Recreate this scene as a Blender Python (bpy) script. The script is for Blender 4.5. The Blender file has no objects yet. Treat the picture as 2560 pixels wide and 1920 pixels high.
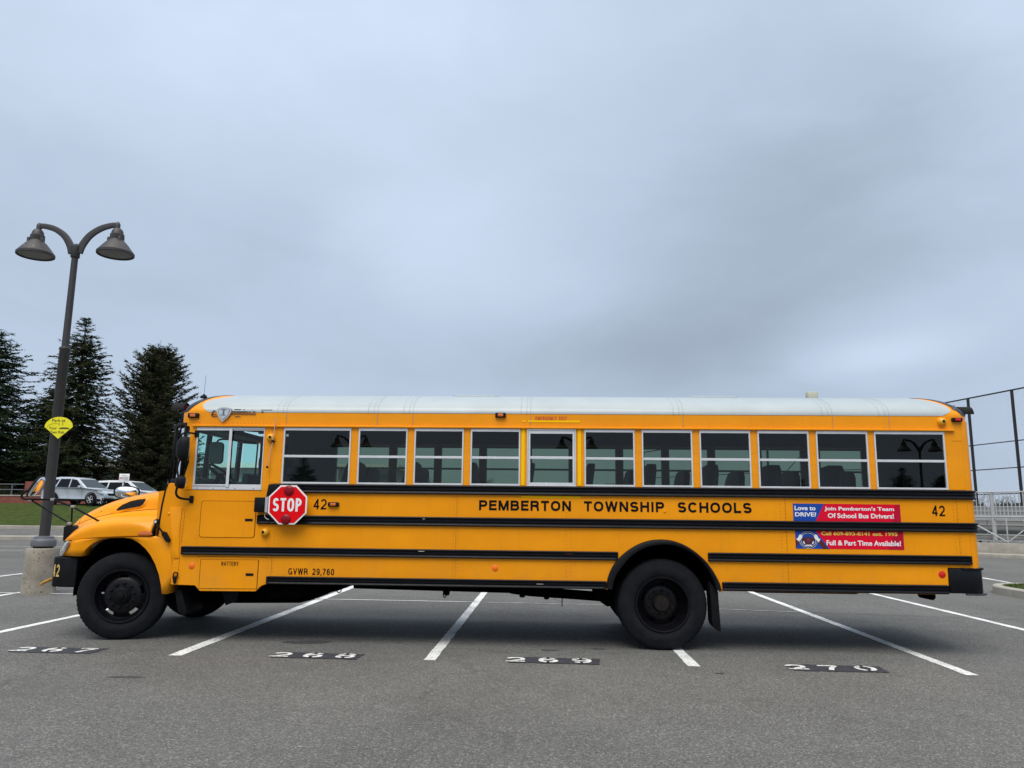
import bpy, bmesh, math, random
import numpy as np
from mathutils import Vector, Matrix
random.seed(7)
R = math.radians
S = bpy.context.scene
COL = S.collection

# ------------------------------------------------------------------ camera
cam_data = bpy.data.cameras.new('camera')
cam = bpy.data.objects.new('camera', cam_data)
COL.objects.link(cam)
cam_data.sensor_width = 36.0
cam_data.sensor_fit = 'HORIZONTAL'
cam_data.lens = 27.065
cam_data.clip_start = 0.05
cam_data.clip_end = 3000
r_ = Vector((0.99903, 0.04260, 0.01097)); u_ = Vector((-0.00373, -0.16654, 0.98603)); f_ = Vector((-0.04384, 0.98511, 0.16622))
m = Matrix.Identity(4)
for i in range(3):
    m[i][0] = r_[i]; m[i][1] = u_[i]; m[i][2] = -f_[i]
m.translation = Vector((0, -9.364, 1.554))
cam.matrix_world = m
S.camera = cam

# ------------------------------------------------------------------ view
S.view_settings.view_transform = 'Standard'
S.view_settings.look = 'None'
S.view_settings.exposure = 0.0
S.view_settings.gamma = 1.0
S.view_settings.use_curve_mapping = False
S.cycles.max_bounces = 8
S.cycles.transparent_max_bounces = 24
S.cycles.glossy_bounces = 4
S.cycles.sample_clamp_indirect = 4.0

# ------------------------------------------------------------------ world: overcast sky, cloud brightness laid out by compass direction
SUN_EL, SUN_AZ = R(58), R(196)      # high, a little behind the viewer
W = bpy.data.worlds.new('World'); S.world = W
W.use_nodes = True
nt = W.node_tree; nt.nodes.clear()
def N(t, **k):
    n = nt.nodes.new(t)
    for a, b in k.items(): setattr(n, a, b)
    return n
def M(op, a, b=None, c=None, clamp=False):
    n = N('ShaderNodeMath', operation=op); n.use_clamp = clamp
    for i, v in enumerate((a, b, c)):
        if v is None: continue
        if isinstance(v, (int, float)): n.inputs[i].default_value = v
        else: nt.links.new(v, n.inputs[i])
    return n.outputs[0]
tc = N('ShaderNodeTexCoord'); sp = N('ShaderNodeSeparateXYZ')
nt.links.new(tc.outputs['Generated'], sp.inputs[0])
dx, dy, dz = sp.outputs
AZ = M('MULTIPLY', M('ARCTAN2', dx, dy), 57.2958)
EL = M('MULTIPLY', M('ARCSINE', dz), 57.2958)
cmb = N('ShaderNodeCombineXYZ')
nt.links.new(M('MULTIPLY', AZ, 0.035), cmb.inputs[0]); nt.links.new(M('MULTIPLY', EL, 0.10), cmb.inputs[1])
nz = N('ShaderNodeTexNoise'); nz.inputs['Scale'].default_value = 1.0; nz.inputs['Detail'].default_value = 5.0; nz.inputs['Roughness'].default_value = 0.5; nz.inputs['Distortion'].default_value = 0.6
nt.links.new(cmb.outputs[0], nz.inputs['Vector'])
# bending noise so that the cloud lobes have irregular edges
wob = M('MULTIPLY', M('SUBTRACT', nz.outputs[0], 0.5), 12.0)
AZw = M('ADD', AZ, wob); ELw = M('ADD', EL, M('MULTIPLY', wob, 0.35))
def blob(az, el, sa, se, amp, tilt=0.0):
    a = M('SUBTRACT', AZw, az); e = M('SUBTRACT', ELw, el)
    ct, st = math.cos(R(tilt)), math.sin(R(tilt))
    p = M('ADD', M('MULTIPLY', a, ct / sa), M('MULTIPLY', e, st / sa))
    q = M('ADD', M('MULTIPLY', a, -st / se), M('MULTIPLY', e, ct / se))
    d = M('ADD', M('MULTIPLY', p, p), M('MULTIPLY', q, q))
    return M('MULTIPLY', M('EXPONENT', M('MULTIPLY', d, -1.0)), amp)
cm2 = N('ShaderNodeCombineXYZ'); nt.links.new(M('MULTIPLY', AZ, 0.10), cm2.inputs[0]); nt.links.new(M('MULTIPLY', EL, 0.19), cm2.inputs[1]); cm2.inputs[2].default_value = 4.0
nz2 = N('ShaderNodeTexNoise'); nz2.inputs['Scale'].default_value = 1.0; nz2.inputs['Detail'].default_value = 6.0; nz2.inputs['Roughness'].default_value = 0.55; nz2.inputs['Distortion'].default_value = 0.4
nt.links.new(cm2.outputs[0], nz2.inputs['Vector'])
val = M('ADD', M('ADD', M('MULTIPLY', M('SUBTRACT', nz.outputs[0], 0.5), 0.13), M('MULTIPLY', M('SUBTRACT', nz2.outputs[0], 0.5), 0.15)), 0.55)
for b in [(-31, 31, 15, 8, .20), (-12, 36, 12, 8, .17), (-8, 25, 9, 8, .06), (-6, 18.5, 12, 6, .15, -22), (-26, 19, 16, 6, -.02),
          (17, 19, 14, 8, -.13, 20), (9, 11.5, 13, 3.8, -.14), (-1, 12.5, 14, 2.6, -.05), (22.5, 10.5, 4.8, 1.4, .20), (26, 12.6, 11, 2.6, .10, 12),
          (35, 31, 7, 8, .14), (-24, 9, 18, 3, .03), (4, 30, 6, 10, .04), (24, 28, 8, 6, -.02), (0, 42, 70, 12, .12), (-3, 9, 16, 2, -.03)]:
    val = M('ADD', val, blob(*b))
ramp = N('ShaderNodeValToRGB')
el = ramp.color_ramp.elements
el[0].position = 0.25; el[0].color = (0.30, 0.36, 0.445, 1)
el[1].position = 0.85; el[1].color = (0.64, 0.76, 0.94, 1)
for pos, c in ((0.40, (0.375, 0.455, 0.560, 1)), (0.55, (0.48, 0.580, 0.725, 1)), (0.70, (0.56, 0.665, 0.82, 1))):
    e = el.new(pos); e.color = c
nt.links.new(val, ramp.inputs[0])
# overcast skies are brightest overhead
zen = N('ShaderNodeMapRange', interpolation_type='SMOOTHSTEP')
zen.inputs['From Min'].default_value = 36; zen.inputs['From Max'].default_value = 75
zen.inputs['To Min'].default_value = 1.0; zen.inputs['To Max'].default_value = 2.7
nt.links.new(EL, zen.inputs['Value'])
back = N('ShaderNodeMapRange', interpolation_type='SMOOTHSTEP')      # and brighter on the side the sun is on
back.inputs['From Min'].default_value = 0.15; back.inputs['From Max'].default_value = -0.8
back.inputs['To Min'].default_value = 1.0; back.inputs['To Max'].default_value = 2.0
hi = N('ShaderNodeMapRange', interpolation_type='SMOOTHSTEP')       # low on that side it stays dull
hi.inputs['From Min'].default_value = 22; hi.inputs['From Max'].default_value = 42; hi.inputs['To Min'].default_value = 0.0; hi.inputs['To Max'].default_value = 1.0
nt.links.new(EL, hi.inputs['Value'])
nt.links.new(M('ADD', M('MULTIPLY', dy, hi.outputs[0]), M('MULTIPLY', M('SUBTRACT', 1.0, hi.outputs[0]), 0.3)), back.inputs['Value'])
sky = N('ShaderNodeTexSky', sky_type='NISHITA'); sky.sun_disc = False; sky.sun_elevation = SUN_EL; sky.sun_rotation = SUN_AZ
bg1 = N('ShaderNodeBackground'); nt.links.new(sky.outputs[0], bg1.inputs[0]); bg1.inputs[1].default_value = 0.006
neu = N('ShaderNodeMixRGB'); neu.inputs[2].default_value = (0.64, 0.60, 0.56, 1)      # thicker, greyer cloud overhead and behind
nf = M('MAXIMUM', M('MULTIPLY', M('SUBTRACT', zen.outputs[0], 1.0), .55), M('MULTIPLY', M('SUBTRACT', back.outputs[0], 1.0), 1.1), clamp=True)
nt.links.new(M('MINIMUM', nf, 1.0), neu.inputs[0]); nt.links.new(ramp.outputs[0], neu.inputs[1])
bg2 = N('ShaderNodeBackground'); nt.links.new(neu.outputs[0], bg2.inputs[0]); nt.links.new(M('MULTIPLY', zen.outputs[0], back.outputs[0]), bg2.inputs[1])
add = N('ShaderNodeAddShader'); out = N('ShaderNodeOutputWorld')
nt.links.new(bg1.outputs[0], add.inputs[0]); nt.links.new(bg2.outputs[0], add.inputs[1]); nt.links.new(add.outputs[0], out.inputs[0])

sun_d = bpy.data.lights.new('sun', 'SUN'); sun_d.energy = 2.0; sun_d.angle = R(38); sun_d.color = (1.0, 0.95, 0.88)
sun = bpy.data.objects.new('sun', sun_d); COL.objects.link(sun)
sd = Vector((math.sin(SUN_AZ) * math.cos(SUN_EL), math.cos(SUN_AZ) * math.cos(SUN_EL), math.sin(SUN_EL)))
sun.rotation_euler = sd.to_track_quat('Z', 'Y').to_euler(); sun.location = sd * 60

# ------------------------------------------------------------------ materials
def mat(name, col, rough=0.5, metal=0.0, coat=0.0, spec=0.5, noise=0.0, nscale=6.0, bump=0.0, bscale=20.0, bdist=0.01, emit=None, coatr=0.05):
    mt = bpy.data.materials.new(name); mt.use_nodes = True
    t = mt.node_tree; b = t.nodes['Principled BSDF']
    b.inputs['Base Color'].default_value = (*col, 1); b.inputs['Roughness'].default_value = rough
    b.inputs['Metallic'].default_value = metal; b.inputs['Coat Weight'].default_value = coat; b.inputs['Coat Roughness'].default_value = coatr
    b.inputs['Specular IOR Level'].default_value = spec
    co = t.nodes.new('ShaderNodeTexCoord')
    if noise:
        n = t.nodes.new('ShaderNodeTexNoise'); n.inputs['Scale'].default_value = nscale; n.inputs['Detail'].default_value = 8; n.inputs['Roughness'].default_value = 0.6
        t.links.new(co.outputs['Object'], n.inputs['Vector'])
        r = t.nodes.new('ShaderNodeValToRGB'); r.color_ramp.elements[0].position = 0.3; r.color_ramp.elements[1].position = 0.7
        r.color_ramp.elements[0].color = (*[c * (1 - noise) for c in col], 1); r.color_ramp.elements[1].color = (*[min(1, c * (1 + noise)) for c in col], 1)
        t.links.new(n.outputs[0], r.inputs[0]); t.links.new(r.outputs[0], b.inputs['Base Color'])
    if bump:
        n2 = t.nodes.new('ShaderNodeTexNoise'); n2.inputs['Scale'].default_value = bscale; n2.inputs['Detail'].default_value = 6
        t.links.new(co.outputs['Object'], n2.inputs['Vector'])
        bp = t.nodes.new('ShaderNodeBump'); bp.inputs['Strength'].default_value = bump; bp.inputs['Distance'].default_value = bdist
        t.links.new(n2.outputs[0], bp.inputs['Height']); t.links.new(bp.outputs[0], b.inputs['Normal'])
    if emit:
        b.inputs['Emission Color'].default_value = (*emit, 1); b.inputs['Emission Strength'].default_value = 1
    return mt
def glass(name, tint, refl=0.04, rough=0.0):
    mt = bpy.data.materials.new(name); mt.use_nodes = True
    t = mt.node_tree; t.nodes.clear()
    o = t.nodes.new('ShaderNodeOutputMaterial'); mx = t.nodes.new('ShaderNodeMixShader')
    tr = t.nodes.new('ShaderNodeBsdfTransparent'); tr.inputs[0].default_value = (*tint, 1)
    gl = t.nodes.new('ShaderNodeBsdfGlossy'); gl.inputs['Roughness'].default_value = rough
    fr = t.nodes.new('ShaderNodeFresnel'); fr.inputs[0].default_value = 1.5
    t.links.new(fr.outputs[0], mx.inputs[0]); t.links.new(tr.outputs[0], mx.inputs[1]); t.links.new(gl.outputs[0], mx.inputs[2]); t.links.new(mx.outputs[0], o.inputs[0])
    return mt

def yellow_paint():
    mt = mat('school_bus_paint', (0.80, 0.27, 0.002), rough=0.42, coat=0.22, coatr=0.10, spec=0.15)
    t = mt.node_tree; b = t.nodes['Principled BSDF']; co = t.nodes.new('ShaderNodeTexCoord')
    # large soft unevenness of age, and thin rain-dirt streaks
    n = t.nodes.new('ShaderNodeTexNoise'); n.inputs['Scale'].default_value = 1.3; n.inputs['Detail'].default_value = 7
    t.links.new(co.outputs['Object'], n.inputs['Vector'])
    mp = t.nodes.new('ShaderNodeMapping'); mp.inputs['Scale'].default_value = (9, 9, 0.9); t.links.new(co.outputs['Object'], mp.inputs[0])
    n2 = t.nodes.new('ShaderNodeTexNoise'); n2.inputs['Scale'].default_value = 3; n2.inputs['Detail'].default_value = 6; t.links.new(mp.outputs[0], n2.inputs['Vector'])
    r = t.nodes.new('ShaderNodeValToRGB'); r.color_ramp.elements[0].position = .3; r.color_ramp.elements[1].position = .75
    r.color_ramp.elements[0].color = (0.78, 0.280, 0.002, 1); r.color_ramp.elements[1].color = (0.88, 0.325, 0.002, 1)
    t.links.new(n.outputs[0], r.inputs[0])
    r2 = t.nodes.new('ShaderNodeValToRGB'); r2.color_ramp.elements[0].position = .58; r2.color_ramp.elements[1].position = .8
    r2.color_ramp.elements[0].color = (0, 0, 0, 1); r2.color_ramp.elements[1].color = (0.22, 0.22, 0.22, 1)
    t.links.new(n2.outputs[0], r2.inputs[0])
    mx = t.nodes.new('ShaderNodeMixRGB'); mx.inputs[2].default_value = (0.50, 0.19, 0.02, 1)
    t.links.new(r2.outputs[0], mx.inputs[0]); t.links.new(r.outputs[0], mx.inputs[1]); t.links.new(mx.outputs[0], b.inputs['Base Color'])
    ge = t.nodes.new('ShaderNodeNewGeometry'); sx = t.nodes.new('ShaderNodeSeparateXYZ'); t.links.new(ge.outputs['Position'], sx.inputs[0])
    mr = t.nodes.new('ShaderNodeMapRange'); mr.interpolation_type = 'SMOOTHSTEP'; mr.inputs['From Min'].default_value = 1.15; mr.inputs['From Max'].default_value = .58; t.links.new(sx.outputs[2], mr.inputs['Value'])
    n5 = t.nodes.new('ShaderNodeTexNoise'); n5.inputs['Scale'].default_value = 2.6; n5.inputs['Detail'].default_value = 9; n5.inputs['Roughness'].default_value = .7; t.links.new(ge.outputs['Position'], n5.inputs['Vector'])
    r5 = t.nodes.new('ShaderNodeMapRange'); r5.inputs['From Min'].default_value = .42; r5.inputs['From Max'].default_value = .75; r5.inputs['To Max'].default_value = .55; t.links.new(n5.outputs[0], r5.inputs['Value'])
    m5 = t.nodes.new('ShaderNodeMath'); m5.operation = 'MULTIPLY'; t.links.new(mr.outputs[0], m5.inputs[0]); t.links.new(r5.outputs[0], m5.inputs[1])
    mx5 = t.nodes.new('ShaderNodeMixRGB'); mx5.inputs[2].default_value = (0.42, 0.20, 0.045, 1)
    t.links.new(m5.outputs[0], mx5.inputs[0]); t.links.new(mx.outputs[0], mx5.inputs[1]); t.links.new(mx5.outputs[0], b.inputs['Base Color'])
    # faint waviness of sheet metal
    n3 = t.nodes.new('ShaderNodeTexNoise'); n3.inputs['Scale'].default_value = 2.2; n3.inputs['Detail'].default_value = 2; t.links.new(co.outputs['Object'], n3.inputs['Vector'])
    n4 = t.nodes.new('ShaderNodeTexNoise'); n4.inputs['Scale'].default_value = 160; n4.inputs['Detail'].default_value = 2; t.links.new(co.outputs['Object'], n4.inputs['Vector'])
    ad = t.nodes.new('ShaderNodeMath'); ad.operation = 'MULTIPLY_ADD'; ad.inputs[1].default_value = 0.012
    t.links.new(n4.outputs[0], ad.inputs[0]); t.links.new(n3.outputs[0], ad.inputs[2])
    bp = t.nodes.new('ShaderNodeBump'); bp.inputs['Strength'].default_value = 0.5; bp.inputs['Distance'].default_value = 0.03
    t.links.new(ad.outputs[0], bp.inputs['Height']); t.links.new(bp.outputs[0], b.inputs['Normal'])
    return mt
YEL = yellow_paint()
WHT = mat('white_roof_paint', (0.36, 0.415, 0.43), rough=0.4, coat=0.15, noise=0.06, nscale=2.0, bump=0.25, bscale=2.5, bdist=0.02)
BLK = mat('black_gloss_paint', (0.004, 0.0045, 0.007), rough=0.3, spec=0.25, noise=0.3, nscale=8, bump=0.1, bscale=30)
BLM = mat('black_matte', (0.006, 0.0065, 0.008), rough=0.6, spec=.15, noise=0.3, nscale=12)
RUB = mat('tyre_rubber', (0.0080, 0.0088, 0.0115), rough=0.75, spec=0.15, noise=0.35, nscale=9, bump=0.4, bscale=60, bdist=0.004)
CHS = mat('chassis_black', (0.002, 0.002, 0.0024), rough=0.9, spec=0.03, noise=0.4, nscale=10)
HUBM = mat('black_hub_paint', (0.0045, 0.0045, 0.006), rough=0.5, spec=.15, noise=.5, nscale=20)
RIM = mat('black_wheel_paint', (0.004, 0.004, 0.006), rough=0.33, spec=.28, noise=0.4, nscale=14)
SLV = mat('aluminium_frame', (0.64, 0.66, 0.69), rough=0.4, metal=0.2, noise=0.08, nscale=5)
GAL = mat('galvanised_aluminium', (0.42, 0.43, 0.43), rough=0.5, metal=0.2, noise=0.15, nscale=3)
CHR = mat('mirror_chrome', (0.85, 0.86, 0.88), rough=0.03, metal=1.0)
GLS = glass('tinted_bus_glass', (0.385, 0.465, 0.395))
GLC = glass('clear_green_glass', (0.68, 0.95, 0.88))
CHR_TXT = mat('black_lettering', (0.004, 0.004, 0.006), rough=0.6, spec=.1)
RED_TXT = mat('red_lettering', (0.52, 0.05, 0.02), rough=0.5)
WHT_TXT = mat('white_lettering', (0.80, 0.80, 0.82), rough=0.5)
YEL_TXT = mat('yellow_lettering', (0.85, 0.60, 0.07), rough=0.5)
STOPR = mat('stop_red', (0.74, 0.002, 0.006), rough=0.5, spec=.12)
LENSR = mat('dark_red_lens', (0.22, 0.002, 0.010), rough=0.3, spec=.3)
AMB = mat('amber_lens', (0.55, 0.12, 0.015), rough=0.2, coat=0.6)
ORNG = mat('orange_reflector', (0.85, 0.16, 0.005), rough=0.25)
REDR = mat('red_reflector', (0.60, 0.010, 0.006), rough=0.25)
TAPE = mat('bright_yellow_tape', (0.92, 0.56, 0.001), rough=0.6, spec=.1)
CAMY = mat('sensor_yellow', (0.76, 0.36, 0.008), rough=0.35)
SEAM = mat('panel_seam_brown', (0.13, 0.035, 0.003), rough=0.8, spec=.1)  # dark red-brown of the panel, hood and fender joint lines
SEAMD = mat('door_gap', (0.035, 0.010, 0.002), rough=0.8, spec=.1)
RIV = mat('painted_rivets', (0.46, 0.15, 0.006), rough=0.5)
GRYS = mat('grey_seam', (0.20, 0.235, 0.25), rough=0.6)
INT = mat('interior_grey', (0.16, 0.17, 0.19), rough=0.8, noise=0.1)
FLR = mat('interior_floor', (0.03, 0.03, 0.03), rough=0.8)
SEAT = mat('seat_vinyl', (0.030, 0.034, 0.046), rough=0.55, noise=0.2, nscale=8)
BLUE = mat('banner_blue', (0.012, 0.065, 0.36), rough=0.5, spec=.12)
CRIM = mat('banner_red', (0.70, 0.004, 0.030), rough=0.5, spec=.12)
CRIMD = mat('banner_dark_red', (0.45, 0.006, 0.035), rough=0.5, spec=.12)
MARO = mat('banner_maroon', (0.075, 0.012, 0.02), rough=0.4)
PLAM = mat('lamp_post_paint', (0.034, 0.033, 0.033), rough=0.5, noise=0.15, nscale=4, bump=0.15, bscale=60)
LENS = mat('lamp_lens', (0.10, 0.105, 0.10), rough=0.35, noise=0.25, nscale=6)
DROP = mat('bird_droppings', (0.6, 0.6, 0.58), rough=0.9)
SIGNY = mat('sign_yellow', (0.80, 0.74, 0.012), rough=0.45)

# ------------------------------------------------------------------ mesh helpers
ORG = {}      # build-time world origin of each root / part
class MB:
    def __init__(s): s.v = []; s.f = []; s.m = []
    def add(s, vs, fs, mi=0):
        o = len(s.v); s.v += [tuple(map(float, q)) for q in vs]; s.f += [tuple(i + o for i in f) for f in fs]; s.m += [mi] * len(fs); return s
    def box(s, x0, x1, y0, y1, z0, z1, mi=0):
        return s.add([(x0,y0,z0),(x1,y0,z0),(x1,y1,z0),(x0,y1,z0),(x0,y0,z1),(x1,y0,z1),(x1,y1,z1),(x0,y1,z1)],
                     [(0,3,2,1),(4,5,6,7),(0,1,5,4),(1,2,6,5),(2,3,7,6),(3,0,4,7)], mi)
    def prism(s, pts, a, b, axis='y', mi=0):
        # pts: (x,z) for axis y; (y,z) for x; (x,y) for z
        n = len(pts)
        ar = sum(pts[i][0]*pts[(i+1)%n][1]-pts[(i+1)%n][0]*pts[i][1] for i in range(n))
        if ar < 0: pts = pts[::-1]
        if a > b: a, b = b, a
        def P(p, t): return {'y': (p[0], t, p[1]), 'x': (t, p[0], p[1]), 'z': (p[0], p[1], t)}[axis]
        vs = [P(p, a) for p in pts] + [P(p, b) for p in pts]
        fr = tuple(range(n)); bk = tuple(range(2*n-1, n-1, -1)); side = [(i, i+n, (i+1)%n+n, (i+1)%n) for i in range(n)]
        if axis == 'y': fs = [fr, bk] + side
        else: fs = [fr[::-1], bk[::-1]] + [f[::-1] for f in side]
        return s.add(vs, fs, mi)
    def tube(s, path, r, seg=8, caps=True, mi=0, square=False):
        path = [Vector(p) for p in path]; n = len(path); vs = []; rr = r if isinstance(r, (list, tuple)) else [r]*n
        t0 = (path[1]-path[0]).normalized(); ref = Vector((0,0,1)) if abs(t0.z) < .9 else Vector((1,0,0))
        a = t0.cross(ref).normalized()
        for i, p in enumerate(path):
            t = (path[min(i+1,n-1)]-path[max(i-1,0)]).normalized()
            a = (a - t*a.dot(t)).normalized(); b = t.cross(a)
            for k in range(seg):
                an = 2*math.pi*(k+.5)/seg
                vs.append(p + (a*math.cos(an)+b*math.sin(an))*rr[i])
        fs = [(i*seg+k, i*seg+(k+1)%seg, (i+1)*seg+(k+1)%seg, (i+1)*seg+k) for i in range(n-1) for k in range(seg)]
        if caps: fs += [tuple(range(seg-1,-1,-1)), tuple((n-1)*seg+k for k in range(seg))]
        return s.add(vs, fs, mi)
    def lathe(s, prof, c, axis='z', seg=32, mi=0, wob=None, caps=True):
        # prof: (r, t) along axis
        c = Vector(c); vs = []
        for j, (r, t) in enumerate(prof):
            for k in range(seg):
                an = 2*math.pi*k/seg; rr = r + (wob(j, k) if wob else 0)
                if axis == 'z': vs.append(c + Vector((rr*math.cos(an), rr*math.sin(an), t)))
                elif axis == 'y': vs.append(c + Vector((rr*math.cos(an), t, rr*math.sin(an))))
                else: vs.append(c + Vector((t, rr*math.cos(an), rr*math.sin(an))))
        fs = [(j*seg+k, j*seg+(k+1)%seg, (j+1)*seg+(k+1)%seg, (j+1)*seg+k) for j in range(len(prof)-1) for k in range(seg)]
        if caps and prof[0][0] > 1e-6: fs.append(tuple(range(seg-1,-1,-1)))
        if caps and prof[-1][0] > 1e-6: fs.append(tuple((len(prof)-1)*seg+k for k in range(seg)))
        return s.add(vs, fs, mi)
    def grid(s, P, nu, nv, mi=0, flip=False):
        vs = [P(i/(nu-1), j/(nv-1)) for i in range(nu) for j in range(nv)]
        fs = [(i*nv+j, (i+1)*nv+j, (i+1)*nv+j+1, i*nv+j+1) for i in range(nu-1) for j in range(nv-1)]
        if flip: fs = [f[::-1] for f in fs]
        return s.add(vs, fs, mi)
    def build(s, name, mats, parent=None, bevel=0.0, bseg=2, smooth=35, recalc=True, origin=None, weld=False, solid=0):
        me = bpy.data.meshes.new(name)
        me.from_pydata(s.v, [], s.f); me.update()
        if not isinstance(mats, (list, tuple)): mats = [mats]
        for q in mats: me.materials.append(q)
        for p, mi in zip(me.polygons, s.m): p.material_index = mi
        bm = bmesh.new(); bm.from_mesh(me)
        if weld: bmesh.ops.remove_doubles(bm, verts=bm.verts, dist=1e-4)
        if recalc: bmesh.ops.recalc_face_normals(bm, faces=bm.faces)
        if bevel:
            es = [e for e in bm.edges if len(e.link_faces) == 2 and e.calc_face_angle(0) > R(28)]
            bmesh.ops.bevel(bm, geom=es, offset=bevel, segments=bseg, affect='EDGES', profile=0.5, clamp_overlap=True)
        if origin is None:
            xs = [v.co for v in bm.verts]
            lo = Vector([min(q[i] for q in xs) for i in range(3)]); hi = Vector([max(q[i] for q in xs) for i in range(3)])
            origin = Vector(((lo.x+hi.x)/2, (lo.y+hi.y)/2, lo.z if parent is None else (lo.z+hi.z)/2))
        origin = Vector(origin)
        bmesh.ops.translate(bm, verts=bm.verts, vec=-origin)
        bm.to_mesh(me); bm.free()
        if smooth:
            me.shade_smooth(); me.set_sharp_from_angle(angle=R(smooth))
        o = bpy.data.objects.new(name, me); COL.objects.link(o)
        ORG[o.name] = origin
        if parent is not None:
            o.parent = parent; o.location = origin - ORG[parent.name]
        else: o.location = origin
        if solid:
            md = o.modifiers.new('thickness', 'SOLIDIFY'); md.thickness = solid; md.offset = -1
        return o
def tag(o, label=None, cat=None, group=None, kind=None):
    for k, v in (('label', label), ('category', cat), ('group', group), ('kind', kind)):
        if v: o[k] = v
    return o
def root(name, loc, label, cat, group=None):
    o = bpy.data.objects.new(name, None); o.empty_display_size = .3; COL.objects.link(o); o.location = loc; ORG[o.name] = Vector(loc)
    return tag(o, label, cat, group)
def hub_part(name, loc, parent):
    o = bpy.data.objects.new(name, None); COL.objects.link(o); ORG[o.name] = Vector(loc); o.parent = parent; o.location = Vector(loc)-ORG[parent.name]
    return o
def copy_tree(o, parent=None):
    c = o.copy(); COL.objects.link(c)
    if parent is not None:
        c.parent = parent; c.matrix_parent_inverse = o.matrix_parent_inverse.copy()
    for ch in [q for q in bpy.data.objects if q.parent == o]: copy_tree(ch, c)
    return c
_glyphs = {}
def text_geo(body, bold=0.0, spacing=1.0):
    cu = bpy.data.curves.new('txt', 'FONT'); cu.body = body; cu.size = 1.0; cu.offset = bold; cu.space_character = spacing; cu.resolution_u = 3
    ob = bpy.data.objects.new('txt', cu); COL.objects.link(ob)
    bpy.context.view_layer.update()
    dg = bpy.context.evaluated_depsgraph_get()
    me = bpy.data.meshes.new_from_object(ob.evaluated_get(dg))
    vs = [tuple(v.co) for v in me.vertices]; fs = [tuple(p.vertices) for p in me.polygons]
    bpy.data.objects.remove(ob); bpy.data.curves.remove(cu); bpy.data.meshes.remove(me)
    return vs, fs
def text_into(mb, body, x0, x1, z0, z1, fn, bold=0.0, mi=0, spacing=1.0, slant=0.0):
    vs, fs = text_geo(body, bold, spacing)
    xs = [v[0] for v in vs]; ys = [v[1] for v in vs]
    a, b, c, d = min(xs), max(xs), min(ys), max(ys)
    out = []
    for v in vs:
        s, t = (v[0]-a)/(b-a), (v[1]-c)/(d-c)
        out.append(fn(x0+(x1-x0)*s + slant*(t-.5), z0+(z1-z0)*t))
    mb.add(out, fs, mi)
def text_xz(name, body, x0, x1, z0, z1, y, mt, parent, **k):
    mb = MB(); text_into(mb, body, x0, x1, z0, z1, lambda x, z: (x, y, z), **k)
    return mb.build(name, mt, parent, smooth=0, recalc=False)
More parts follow.
